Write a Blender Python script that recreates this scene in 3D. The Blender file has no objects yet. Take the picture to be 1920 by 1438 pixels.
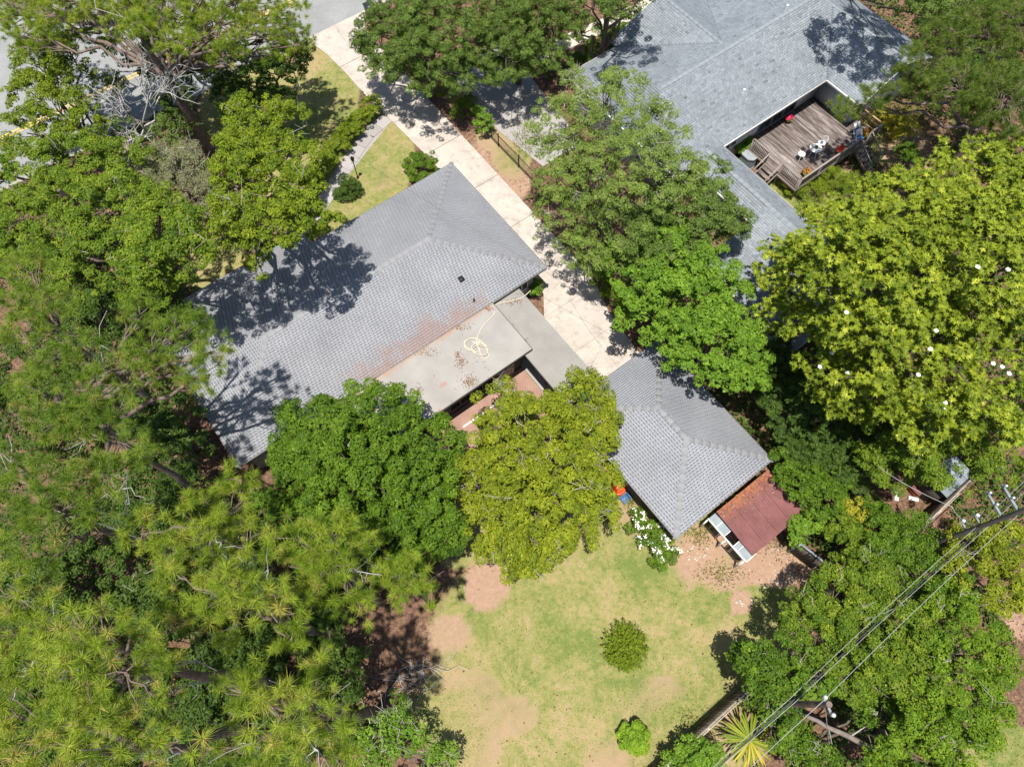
import bpy, math, random
import numpy as np
from mathutils import Vector

random.seed(7)
RNG = np.random.default_rng(7)
S = bpy.context.scene
COL = S.collection

# ------------------------------------------------------------------ camera
CAM_H = 36.0
TILT = math.radians(24.2)
FPX = 1325.0                       # focal length in pixels of the 1920 px wide picture
cam_d = bpy.data.cameras.new('camera')
cam_d.sensor_width = 36.0
cam_d.lens = FPX / 1920 * 36.0
cam_d.clip_start = 0.1
cam_d.clip_end = 2000
cam = bpy.data.objects.new('camera', cam_d)
cam.location = (0, 0, CAM_H)
cam.rotation_euler = (TILT, 0, 0)
COL.objects.link(cam)
S.camera = cam

# ------------------------------------------------------------------ world + sun
SUN_DIR = Vector((-0.07, -0.17, 1.0)).normalized()
elev = math.asin(SUN_DIR.z)
az_cw = math.atan2(SUN_DIR.x, SUN_DIR.y)
world = bpy.data.worlds.new('World')
S.world = world
world.use_nodes = True
wn = world.node_tree
wn.nodes.clear()
sky = wn.nodes.new('ShaderNodeTexSky')
sky.sky_type = 'NISHITA'
sky.sun_disc = False
sky.sun_elevation = elev
sky.sun_rotation = az_cw
bg = wn.nodes.new('ShaderNodeBackground')
bg.inputs[1].default_value = 0.085
wo = wn.nodes.new('ShaderNodeOutputWorld')
wn.links.new(sky.outputs[0], bg.inputs[0])
wn.links.new(bg.outputs[0], wo.inputs[0])
sun_d = bpy.data.lights.new('sun', 'SUN')
sun_d.energy = 5.0
sun_d.angle = math.radians(0.5)
sun_d.color = (1.0, 0.95, 0.86)
sun = bpy.data.objects.new('sun', sun_d)
sun.rotation_euler = SUN_DIR.to_track_quat('Z', 'Y').to_euler()
sun.location = (0, 0, 60)
COL.objects.link(sun)
S.view_settings.view_transform = 'Standard'
S.view_settings.look = 'None'
S.view_settings.gamma = 1.0
S.view_settings.use_curve_mapping = False
S.view_settings.exposure = 0.58
S.cycles.max_bounces = 8
S.cycles.transparent_max_bounces = 8

# ------------------------------------------------------------------ coordinates
_c, _s = math.cos(TILT), math.sin(TILT)


def at(px, py, z=0.0):
    """The point at height z that the photograph shows at pixel (px, py)."""
    a, b = px - 960.0, 719.0 - py
    d = np.array([a, b * _c + FPX * _s, b * _s - FPX * _c])
    t = (z - CAM_H) / d[2]
    return np.array([d[0] * t, d[1] * t, z])


def depth(p):
    return p[1] * _s + (CAM_H - p[2]) * _c


AZ = math.radians(37.0)
UX = np.array([math.cos(AZ), math.sin(AZ), 0.0])
VX = np.array([math.sin(AZ), -math.cos(AZ), 0.0])
ZX = np.array([0, 0, 1.0])


def W(u, v, z=0.0):
    """House frame: u along the long eaves, v towards the back garden."""
    return UX * u + VX * v + ZX * z


def norm(v):
    return v / np.linalg.norm(v)


# ------------------------------------------------------------------ materials
def new_mat(name):
    m = bpy.data.materials.new(name)
    m.use_nodes = True
    m.node_tree.nodes.clear()
    return m, m.node_tree.nodes, m.node_tree.links


def rgb(n, c):
    r = n.new('ShaderNodeRGB')
    r.outputs[0].default_value = (c[0], c[1], c[2], 1)
    return r.outputs[0]


def mix(n, l, f, a, b, mode='MIX'):
    x = n.new('ShaderNodeMix')
    x.data_type = 'RGBA'
    x.blend_type = mode
    for k, v in ((0, f), (6, a), (7, b)):
        if isinstance(v, (int, float)):
            x.inputs[k].default_value = v
        elif isinstance(v, tuple):
            x.inputs[k].default_value = (v[0], v[1], v[2], 1)
        else:
            l.new(v, x.inputs[k])
    return x.outputs[2]


def noise(n, l, scale, detail=4, rough=0.55, vec=None, stretch=None, rot=None):
    t = n.new('ShaderNodeTexNoise')
    t.inputs['Scale'].default_value = scale
    t.inputs['Detail'].default_value = detail
    t.inputs['Roughness'].default_value = rough
    if vec is None:
        g = n.new('ShaderNodeNewGeometry')
        vec = g.outputs['Position']
    if stretch is not None or rot is not None:
        mp = n.new('ShaderNodeMapping')
        if stretch is not None:
            mp.inputs['Scale'].default_value = stretch
        if rot is not None:
            mp.inputs['Rotation'].default_value = (0, 0, rot)
        # rotate first, then scale
        mp.vector_type = 'TEXTURE' if False else 'POINT'
        l.new(vec, mp.inputs[0])
        vec = mp.outputs[0]
    l.new(vec, t.inputs['Vector'])
    return t.outputs['Fac']


def house_vec(n, l):
    """World position turned into the house frame (x along u, y along v)."""
    g = n.new('ShaderNodeNewGeometry')
    r = n.new('ShaderNodeVectorRotate')
    r.rotation_type = 'Z_AXIS'
    r.inputs['Angle'].default_value = -AZ
    l.new(g.outputs['Position'], r.inputs['Vector'])
    f = n.new('ShaderNodeVectorMath')
    f.operation = 'MULTIPLY'
    f.inputs[1].default_value = (1, -1, 1)
    l.new(r.outputs[0], f.inputs[0])
    return f.outputs[0]


def ramp(n, l, f, stops):
    r = n.new('ShaderNodeValToRGB')
    el = r.color_ramp.elements
    while len(el) < len(stops):
        el.new(0.5)
    for e, (p, c) in zip(el, stops):
        e.position = p
        c = c if isinstance(c, tuple) else (c, c, c)
        e.color = (c[0], c[1], c[2], 1)
    l.new(f, r.inputs[0])
    return r.outputs[0]


def attr(n, name):
    a = n.new('ShaderNodeAttribute')
    a.attribute_name = name
    return a.outputs['Fac']


def finish(n, l, col, rough=0.8, spec=0.3, bump=None, bstr=0.3, bdist=0.02):
    p = n.new('ShaderNodeBsdfPrincipled')
    if isinstance(col, tuple):
        p.inputs['Base Color'].default_value = (col[0], col[1], col[2], 1)
    else:
        l.new(col, p.inputs['Base Color'])
    p.inputs['Roughness'].default_value = rough
    p.inputs['Specular IOR Level'].default_value = spec
    if bump is not None:
        b = n.new('ShaderNodeBump')
        b.inputs['Strength'].default_value = bstr
        b.inputs['Distance'].default_value = bdist
        l.new(bump, b.inputs['Height'])
        l.new(b.outputs[0], p.inputs['Normal'])
    o = n.new('ShaderNodeOutputMaterial')
    l.new(p.outputs[0], o.inputs[0])
    return p


def std(name, c0, c1, scale=3.0, rough=0.8, spec=0.3, grain=0.25, tone=False, metal=0.0):
    """Two colours blended by large noise (or by the per-face tone), with fine grain."""
    m, n, l = new_mat(name)
    a = noise(n, l, scale, 5)
    a = ramp(n, l, a, [(0.3, 0.0), (0.7, 1.0)])
    if tone:
        t = attr(n, 'tone')
        a = mix(n, l, 0.75, a, t)
    c = mix(n, l, a, tuple(c0), tuple(c1))
    g = noise(n, l, scale * 14, 3)
    g = ramp(n, l, g, [(0.25, 1 - grain), (0.75, 1 + grain)])
    c = mix(n, l, 1.0, c, g, 'MULTIPLY')
    p = finish(n, l, c, rough, spec, g, 0.15)
    p.inputs['Metallic'].default_value = metal
    return m


def leaf_mat(name, c0, c1, c2=None, trans=0.3, rough=0.6, spec=0.18):
    m, n, l = new_mat(name)
    t = attr(n, 'tone')
    stops = [(0.0, tuple(c0)), (0.8 if c2 else 1.0, tuple(c1))]
    if c2:
        stops.append((1.0, tuple(c2)))
    c = ramp(n, l, t, stops)
    p = n.new('ShaderNodeBsdfPrincipled')
    l.new(c, p.inputs['Base Color'])
    p.inputs['Roughness'].default_value = rough
    p.inputs['Specular IOR Level'].default_value = spec
    tr = n.new('ShaderNodeBsdfTranslucent')
    tc = mix(n, l, 1.0, c, (1.25, 1.35, 0.6), 'MULTIPLY')
    l.new(tc, tr.inputs[0])
    mx = n.new('ShaderNodeMixShader')
    mx.inputs[0].default_value = trans
    l.new(p.outputs[0], mx.inputs[1])
    l.new(tr.outputs[0], mx.inputs[2])
    o = n.new('ShaderNodeOutputMaterial')
    l.new(mx.outputs[0], o.inputs[0])
    return m


def shingle_mat(name, dark, light, stain=0.0):
    m, n, l = new_mat(name)
    t = attr(n, 'tone')
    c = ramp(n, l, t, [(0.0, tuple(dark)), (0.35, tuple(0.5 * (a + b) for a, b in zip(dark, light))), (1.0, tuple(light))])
    g = noise(n, l, 60, 2)
    g = ramp(n, l, g, [(0.2, 0.8), (0.8, 1.2)])
    c = mix(n, l, 1.0, c, g, 'MULTIPLY')
    w = noise(n, l, 0.5, 4)
    w = ramp(n, l, w, [(0.3, 0.88), (0.7, 1.08)])
    c = mix(n, l, 1.0, c, w, 'MULTIPLY')
    if stain:
        hv = house_vec(n, l)
        sx = n.new('ShaderNodeSeparateXYZ')
        l.new(hv, sx.inputs[0])
        big = noise(n, l, 0.75, 5, 0.65)
        # straw-coloured pine debris collected above the flat roof
        mr = n.new('ShaderNodeMapRange')
        mr.inputs[1].default_value = -18.2
        mr.inputs[2].default_value = -16.0
        l.new(sx.outputs['Y'], mr.inputs[0])
        ux = n.new('ShaderNodeMapRange')
        ux.inputs[1].default_value = 1.0
        ux.inputs[2].default_value = 4.0
        l.new(sx.outputs['X'], ux.inputs[0])
        u2 = n.new('ShaderNodeMapRange')
        u2.inputs[1].default_value = 12.0
        u2.inputs[2].default_value = 9.8
        l.new(sx.outputs['X'], u2.inputs[0])
        mm = n.new('ShaderNodeMath'); mm.operation = 'MULTIPLY'
        l.new(mr.outputs[0], mm.inputs[0]); l.new(ux.outputs[0], mm.inputs[1])
        m2 = n.new('ShaderNodeMath'); m2.operation = 'MULTIPLY'
        l.new(mm.outputs[0], m2.inputs[0]); l.new(u2.outputs[0], m2.inputs[1])
        ad = n.new('ShaderNodeMath'); ad.operation = 'MULTIPLY_ADD'
        ad.inputs[1].default_value = 0.42
        l.new(m2.outputs[0], ad.inputs[0]); l.new(mix(n, l, 1.0, big, ramp(n, l, mr.outputs[0], [(0.0, 0.55), (0.15, 1.0)]), 'MULTIPLY'), ad.inputs[2])
        f = ramp(n, l, ad.outputs[0], [(0.60, 0.0), (0.78, 0.65)])
        fine = noise(n, l, 16, 3)
        fine = ramp(n, l, fine, [(0.35, 0.15), (0.6, 1.0)])
        f = mix(n, l, 1.0, f, fine, 'MULTIPLY')
        c = mix(n, l, f, c, (0.26, 0.14, 0.10))
    finish(n, l, c, 0.92, 0.2, g, 0.3)
    return m


MATS = {}


def M(k):
    return MATS[k]


MATS['shingle'] = shingle_mat('grey_shingles', (0.115, 0.12, 0.134), (0.30, 0.307, 0.333), stain=1.0)
MATS['shingle_garage'] = shingle_mat('grey_shingles_clean', (0.115, 0.122, 0.14), (0.31, 0.32, 0.35))
MATS['shingle_blue'] = shingle_mat('blue_grey_shingles', (0.13, 0.147, 0.168), (0.285, 0.315, 0.348))
MATS['cap'] = std('ridge_cap_grey', (0.222, 0.226, 0.24), (0.25, 0.255, 0.27), 1.5, 0.92, 0.2, 0.15, tone=True)
MATS['cap_blue'] = std('ridge_cap_blue', (0.20, 0.225, 0.25), (0.235, 0.26, 0.29), 1.5, 0.92, 0.2, 0.15, tone=True)
MATS['white'] = std('white_paint', (0.72, 0.71, 0.68), (0.8, 0.79, 0.76), 1.0, 0.55, 0.4, 0.05)
MATS['white_plastic'] = std('white_plastic', (0.78, 0.78, 0.77), (0.82, 0.82, 0.81), 1.0, 0.4, 0.5, 0.03)
MATS['wall_green'] = std('grey_green_siding', (0.27, 0.29, 0.26), (0.33, 0.345, 0.31), 0.8, 0.8, 0.3, 0.08)
MATS['wall_white'] = std('pale_siding', (0.46, 0.48, 0.49), (0.53, 0.55, 0.56), 0.8, 0.8, 0.3, 0.06)
MATS['wall_dark'] = std('brown_and_shaded_siding', (0.05, 0.045, 0.04), (0.085, 0.075, 0.065), 0.9, 0.8, 0.3, 0.15)
MATS['fascia'] = std('weathered_fascia', (0.24, 0.23, 0.21), (0.34, 0.33, 0.31), 1.5, 0.8, 0.3, 0.1)
MATS['soffit'] = std('soffit_paint', (0.3, 0.3, 0.28), (0.36, 0.36, 0.34), 1.5, 0.8, 0.3, 0.05)
MATS['glass'] = std('dark_window_glass', (0.02, 0.025, 0.03), (0.03, 0.035, 0.04), 1.0, 0.06, 0.9, 0.02)
MATS['deckwood'] = None
MATS['rail'] = std('weathered_railing', (0.16, 0.13, 0.115), (0.30, 0.255, 0.225), 4.0, 0.85, 0.2, 0.3, tone=True)
MATS['newwood'] = std('tan_timber', (0.36, 0.22, 0.12), (0.46, 0.3, 0.17), 4.0, 0.8, 0.2, 0.2)
MATS['fence'] = std('dark_fence_boards', (0.075, 0.06, 0.05), (0.15, 0.12, 0.10), 5.0, 0.9, 0.2, 0.3, tone=True)  # shade on the boundary fence's picket face is put into this dark tone
MATS['fence_top'] = std('pale_timber', (0.36, 0.31, 0.27), (0.48, 0.42, 0.36), 5.0, 0.9, 0.2, 0.2)  # sunlight on the fence rails and posts is put into this pale tone
MATS['metal_grey'] = std('grey_metal', (0.2, 0.22, 0.24), (0.26, 0.28, 0.30), 2.0, 0.8, 0.2, 0.08)
MATS['metal_pale'] = std('galvanised_sheet', (0.20, 0.235, 0.255), (0.27, 0.305, 0.325), 3.0, 0.85, 0.15, 0.12)
MATS['lid_grey'] = std('ac_lid_grey', (0.24, 0.26, 0.28), (0.28, 0.30, 0.32), 2.0, 0.85, 0.15, 0.06)
MATS['black'] = std('black_iron', (0.012, 0.012, 0.012), (0.02, 0.02, 0.02), 3.0, 0.5, 0.4, 0.1)
MATS['bin'] = std('dark_bin_plastic', (0.015, 0.017, 0.02), (0.025, 0.027, 0.03), 3.0, 0.45, 0.5, 0.1)
MATS['red'] = std('red_plastic', (0.62, 0.07, 0.02), (0.72, 0.10, 0.03), 3.0, 0.4, 0.5, 0.05)
MATS['redflower'] = std('red_petals', (0.50, 0.02, 0.015), (0.62, 0.035, 0.02), 9.0, 0.6, 0.3, 0.2, tone=True)
MATS['pinkflower'] = std('crimson_petals', (0.48, 0.015, 0.08), (0.58, 0.03, 0.12), 9.0, 0.6, 0.3, 0.2, tone=True)
MATS['orangeflower'] = std('orange_petals', (0.34, 0.13, 0.03), (0.45, 0.16, 0.02), 9.0, 0.6, 0.3, 0.2, tone=True)
MATS['petal'] = std('white_petals', (0.68, 0.66, 0.6), (0.8, 0.78, 0.74), 6.0, 0.6, 0.3, 0.08, tone=True)
MATS['terracotta'] = std('terracotta', (0.30, 0.11, 0.06), (0.38, 0.15, 0.08), 4.0, 0.85, 0.2, 0.15)
MATS['blue'] = std('blue_plastic', (0.07, 0.16, 0.36), (0.12, 0.24, 0.46), 4.0, 0.4, 0.5, 0.08)
MATS['navy'] = std('navy_cushion', (0.02, 0.025, 0.09), (0.03, 0.04, 0.14), 4.0, 0.9, 0.2, 0.1)
MATS['rope'] = std('cream_rope', (0.55, 0.49, 0.38), (0.64, 0.58, 0.46), 8.0, 0.9, 0.2, 0.1)
MATS['bark'] = std('grey_brown_bark', (0.085, 0.065, 0.05), (0.17, 0.135, 0.11), 3.0, 0.95, 0.1, 0.4)
MATS['bark_pine'] = std('pine_bark', (0.10, 0.07, 0.055), (0.22, 0.17, 0.15), 3.0, 0.95, 0.1, 0.4)
MATS['bark_log'] = std('grey_log', (0.15, 0.125, 0.105), (0.25, 0.215, 0.19), 3.0, 0.95, 0.1, 0.3)
MATS['bark_pale'] = std('pale_twigs', (0.30, 0.27, 0.23), (0.42, 0.385, 0.34), 3.0, 0.9, 0.1, 0.25)
MATS['deadwood'] = std('bleached_dead_wood', (0.30, 0.285, 0.265), (0.46, 0.445, 0.42), 3.0, 0.9, 0.1, 0.25)
MATS['deadpale'] = std('silvery_dead_wood', (0.34, 0.335, 0.32), (0.48, 0.47, 0.455), 3.0, 0.9, 0.1, 0.2)
MATS['pole'] = std('creosoted_pole', (0.10, 0.083, 0.073), (0.165, 0.14, 0.125), 3.0, 0.9, 0.2, 0.3)
MATS['wire'] = std('weathered_cable', (0.30, 0.305, 0.31), (0.37, 0.375, 0.38), 3.0, 0.5, 0.4, 0.1)
MATS['wire_dark'] = std('black_cable', (0.03, 0.03, 0.035), (0.05, 0.05, 0.055), 3.0, 0.5, 0.4, 0.1)
MATS['patio'] = std('red_patio_concrete', (0.24, 0.145, 0.115), (0.33, 0.205, 0.165), 1.2, 0.9, 0.2, 0.2)
MATS['path'] = std('grey_path_concrete', (0.26, 0.24, 0.235), (0.34, 0.32, 0.31), 1.5, 0.9, 0.2, 0.15, tone=True)
MATS['curb'] = std('curb_concrete', (0.36, 0.33, 0.28), (0.44, 0.41, 0.36), 1.5, 0.9, 0.2, 0.15)
MATS['asphalt'] = std('grey_asphalt', (0.20, 0.205, 0.205), (0.26, 0.265, 0.265), 0.6, 0.9, 0.2, 0.12)
MATS['yellow'] = std('yellow_road_paint', (0.55, 0.36, 0.07), (0.62, 0.43, 0.11), 3.0, 0.8, 0.3, 0.15)
MATS['stone'] = std('pale_stone', (0.40, 0.35, 0.29), (0.5, 0.45, 0.38), 3.0, 0.9, 0.2, 0.2, tone=True)


def deck_mat():
    m, n, l = new_mat('weathered_deck_boards')
    hv = house_vec(n, l)
    t = attr(n, 'tone')
    a = noise(n, l, 2.2, 5, 0.6, vec=hv, stretch=(3.0, 0.45, 1.0))
    a = ramp(n, l, a, [(0.32, 0.0), (0.68, 1.0)])
    a = mix(n, l, 0.35, a, t)
    c = ramp(n, l, a, [(0.0, (0.055, 0.04, 0.038)), (0.4, (0.14, 0.11, 0.102)), (0.75, (0.27, 0.235, 0.222)), (1.0, (0.42, 0.395, 0.38))])
    g = noise(n, l, 9, 3, 0.6, vec=hv, stretch=(9.0, 0.6, 1.0))
    g = ramp(n, l, g, [(0.25, 0.7), (0.75, 1.3)])
    c = mix(n, l, 1.0, c, g, 'MULTIPLY')
    finish(n, l, c, 0.9, 0.2, g, 0.2)
    return m


MATS['deckwood'] = deck_mat()


def flat_roof_mat():
    m, n, l = new_mat('flat_roof_membrane')
    w = noise(n, l, 0.7, 5)
    c = ramp(n, l, w, [(0.3, (0.25, 0.236, 0.222)), (0.7, (0.315, 0.30, 0.285))])
    g = noise(n, l, 30, 3)
    g = ramp(n, l, g, [(0.25, 0.93), (0.75, 1.07)])
    c = mix(n, l, 1.0, c, g, 'MULTIPLY')
    b = noise(n, l, 0.9, 5, 0.62)
    f = ramp(n, l, b, [(0.63, 0.0), (0.72, 0.7)])
    c = mix(n, l, f, c, (0.33, 0.17, 0.11))
    hv = house_vec(n, l)
    sx = n.new('ShaderNodeSeparateXYZ')
    l.new(hv, sx.inputs[0])
    mr = n.new('ShaderNodeMapRange')
    mr.inputs[1].default_value = -15.9
    mr.inputs[2].default_value = -16.5
    l.new(sx.outputs['Y'], mr.inputs[0])
    sp = noise(n, l, 2.5, 4)
    mm = n.new('ShaderNodeMath'); mm.operation = 'MULTIPLY'
    l.new(mr.outputs[0], mm.inputs[0]); l.new(sp, mm.inputs[1])
    f2 = ramp(n, l, mm.outputs[0], [(0.2, 0.0), (0.5, 0.8)])
    c = mix(n, l, f2, c, (0.33, 0.18, 0.115))
    finish(n, l, c, 0.85, 0.25, g, 0.1)
    return m


MATS['flat'] = flat_roof_mat()
MATS['walk_roof'] = std('taupe_walkway_roof', (0.215, 0.205, 0.19), (0.265, 0.255, 0.238), 0.8, 0.85, 0.2, 0.06)


def concrete_mat():
    m, n, l = new_mat('stained_driveway_concrete')
    t = attr(n, 'tone')
    w = noise(n, l, 0.55, 6, 0.62)
    c = ramp(n, l, w, [(0.28, (0.33, 0.295, 0.265)), (0.5, (0.425, 0.378, 0.34)), (0.72, (0.49, 0.425, 0.378))])
    c = mix(n, l, 0.2, c, ramp(n, l, t, [(0, (0.36, 0.33, 0.30)), (1, (0.46, 0.39, 0.33))]))
    d = noise(n, l, 1.7, 6, 0.7)
    f = ramp(n, l, d, [(0.5, 0.0), (0.7, 0.6)])
    c = mix(n, l, f, c, (0.22, 0.19, 0.165))
    g = noise(n, l, 26, 3)
    g = ramp(n, l, g, [(0.25, 0.9), (0.75, 1.1)])
    c = mix(n, l, 1.0, c, g, 'MULTIPLY')
    finish(n, l, c, 0.9, 0.25, g, 0.2)
    return m


MATS['concrete'] = concrete_mat()


def rust_mat():
    m, n, l = new_mat('rusty_red_sheet')
    hv = house_vec(n, l)
    sx = n.new('ShaderNodeSeparateXYZ')
    l.new(hv, sx.inputs[0])
    w = noise(n, l, 1.6, 5)
    c = ramp(n, l, w, [(0.3, (0.145, 0.062, 0.06)), (0.7, (0.205, 0.09, 0.086))])
    mr = n.new('ShaderNodeMapRange')
    mr.inputs[1].default_value = 0.55
    mr.inputs[2].default_value = -0.75
    l.new(sx.outputs['Y'], mr.inputs[0])
    k = noise(n, l, 2.2, 5, 0.65)
    mm = n.new('ShaderNodeMath'); mm.operation = 'MULTIPLY'
    l.new(mr.outputs[0], mm.inputs[0]); l.new(k, mm.inputs[1])
    f = ramp(n, l, mm.outputs[0], [(0.22, 0.0), (0.55, 0.9)])
    c = mix(n, l, f, c, (0.34, 0.12, 0.05))
    g = noise(n, l, 20, 3)
    g = ramp(n, l, g, [(0.25, 0.85), (0.75, 1.15)])
    c = mix(n, l, 1.0, c, g, 'MULTIPLY')
    finish(n, l, c, 0.9, 0.12, g, 0.15)
    return m


MATS['rust'] = rust_mat()


def ground_mat():
    m, n, l = new_mat('ground_soil_and_lawn')
    gr, lush, bare = attr(n, 'grass'), attr(n, 'lush'), attr(n, 'bare')
    big = noise(n, l, 0.9, 6, 0.65)
    med = noise(n, l, 4.5, 5, 0.65)
    fine = noise(n, l, 22, 4, 0.7)
    # leaf litter
    lit = ramp(n, l, med, [(0.3, (0.06, 0.038, 0.027)), (0.5, (0.14, 0.083, 0.056)), (0.7, (0.26, 0.155, 0.10))])
    ff = ramp(n, l, fine, [(0.25, 0.6), (0.75, 1.4)])
    lit = mix(n, l, 1.0, lit, ff, 'MULTIPLY')
    # lawn: straw to green
    a = n.new('ShaderNodeMath'); a.operation = 'MULTIPLY_ADD'
    a.inputs[1].default_value = 0.55
    l.new(big, a.inputs[0])
    mid = noise(n, l, 2.1, 6, 0.7)
    m3 = n.new('ShaderNodeMath'); m3.operation = 'MULTIPLY_ADD'
    m3.inputs[1].default_value = 0.6
    l.new(mid, m3.inputs[0]); l.new(lush, m3.inputs[2])
    b = n.new('ShaderNodeMath'); b.operation = 'MULTIPLY_ADD'
    b.inputs[1].default_value = 0.5
    l.new(med, b.inputs[0]); l.new(m3.outputs[0], b.inputs[2])
    l.new(b.outputs[0], a.inputs[2])
    lawn = ramp(n, l, a.outputs[0], [(0.58, (0.335, 0.235, 0.14)), (0.73, (0.275, 0.232, 0.105)), (0.86, (0.205, 0.205, 0.07)), (1.0, (0.13, 0.165, 0.043))])
    ff2 = ramp(n, l, fine, [(0.25, 0.74), (0.75, 1.26)])
    lawn = mix(n, l, 1.0, lawn, ff2, 'MULTIPLY')
    br = ramp(n, l, med, [(0.3, (0.28, 0.178, 0.125)), (0.7, (0.355, 0.238, 0.168))])
    br = mix(n, l, 1.0, br, ramp(n, l, fine, [(0.25, 0.85), (0.75, 1.15)]), 'MULTIPLY')

    def edge(x, lo, hi):
        s = n.new('ShaderNodeMath'); s.operation = 'MULTIPLY_ADD'
        s.inputs[1].default_value = 0.5
        l.new(med, s.inputs[0]); l.new(x, s.inputs[2])
        return ramp(n, l, s.outputs[0], [(lo, 0.0), (hi, 1.0)])
    c = mix(n, l, edge(gr, 0.6, 0.85), lit, lawn)
    c = mix(n, l, edge(bare, 0.6, 1.0), c, br)
    finish(n, l, c, 0.95, 0.15, fine, 0.5, bdist=0.04)
    return m


MATS['ground'] = ground_mat()

# leaves
MATS['lf_dense'] = leaf_mat('leaf_dense_green', (0.04, 0.09, 0.008), (0.14, 0.235, 0.016), (0.21, 0.29, 0.04), 0.28)
MATS['lf_olive'] = leaf_mat('leaf_front_olive', (0.065, 0.115, 0.008), (0.21, 0.27, 0.014), (0.34, 0.34, 0.04), 0.26)
MATS['lf_light'] = leaf_mat('leaf_light_grey_green', (0.1, 0.155, 0.03), (0.235, 0.315, 0.062), (0.34, 0.39, 0.11), 0.28)
MATS['lf_bright'] = leaf_mat('leaf_bright_green', (0.075, 0.155, 0.015), (0.185, 0.31, 0.026), (0.28, 0.39, 0.06), 0.26)
MATS['lf_magnolia'] = leaf_mat('leaf_magnolia', (0.065, 0.11, 0.008), (0.275, 0.33, 0.02), (0.44, 0.46, 0.06), 0.2, 0.55, 0.2)
MATS['lf_oak'] = leaf_mat('leaf_live_oak', (0.06, 0.1, 0.02), (0.165, 0.245, 0.045), (0.23, 0.29, 0.07), 0.28)
MATS['lf_yellow'] = leaf_mat('leaf_yellow_green', (0.085, 0.13, 0.01), (0.285, 0.325, 0.018), (0.44, 0.43, 0.05), 0.28)
MATS['lf_dark'] = leaf_mat('leaf_deep_green', (0.035, 0.07, 0.012), (0.09, 0.15, 0.022), (0.16, 0.21, 0.04), 0.28)
MATS['lf_mixed'] = leaf_mat('leaf_mixed_thicket', (0.055, 0.115, 0.01), (0.2, 0.275, 0.02), (0.38, 0.35, 0.05), 0.28)
MATS['lf_grey'] = leaf_mat('leaf_sparse_grey', (0.160, 0.174, 0.087), (0.261, 0.268, 0.145), (0.362, 0.348, 0.217))
MATS['lf_mid'] = leaf_mat('leaf_mid_green', (0.05, 0.115, 0.008), (0.195, 0.3, 0.018), (0.34, 0.38, 0.04), 0.28)
MATS['lf_lime'] = leaf_mat('leaf_lime', (0.11, 0.20, 0.015), (0.26, 0.40, 0.03), (0.36, 0.46, 0.06), 0.28)
MATS['lf_gold'] = leaf_mat('leaf_golden', (0.246, 0.246, 0.026), (0.420, 0.377, 0.036), (0.580, 0.493, 0.058))
MATS['needle'] = leaf_mat('pine_needles', (0.1, 0.175, 0.014), (0.33, 0.41, 0.045), (0.52, 0.38, 0.14), 0.32, 0.6, 0.15)
MATS['needle_mid'] = leaf_mat('pine_needles_mid', (0.075, 0.145, 0.014), (0.235, 0.325, 0.042), (0.42, 0.32, 0.12), 0.32, 0.6, 0.15)
MATS['needle_dark'] = leaf_mat('pine_needles_dark', (0.08, 0.13, 0.02), (0.19, 0.26, 0.045), (0.3, 0.28, 0.08), 0.32, 0.6, 0.15)
MATS['palm'] = leaf_mat('palm_leaf', (0.09, 0.15, 0.012), (0.26, 0.29, 0.022), (0.46, 0.36, 0.04), 0.2, 0.5, 0.2)
MATS['grassblade'] = leaf_mat('grass_blades', (0.11, 0.15, 0.04), (0.30, 0.27, 0.11), (0.44, 0.36, 0.21), 0.3, 0.7, 0.1)
MATS['weeds'] = leaf_mat('weed_leaves', (0.10, 0.15, 0.03), (0.26, 0.30, 0.05), (0.40, 0.36, 0.08))
MATS['litter'] = leaf_mat('dry_leaves', (0.09, 0.05, 0.033), (0.26, 0.15, 0.09), (0.42, 0.32, 0.22), 0.1, 0.8, 0.1)


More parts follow.
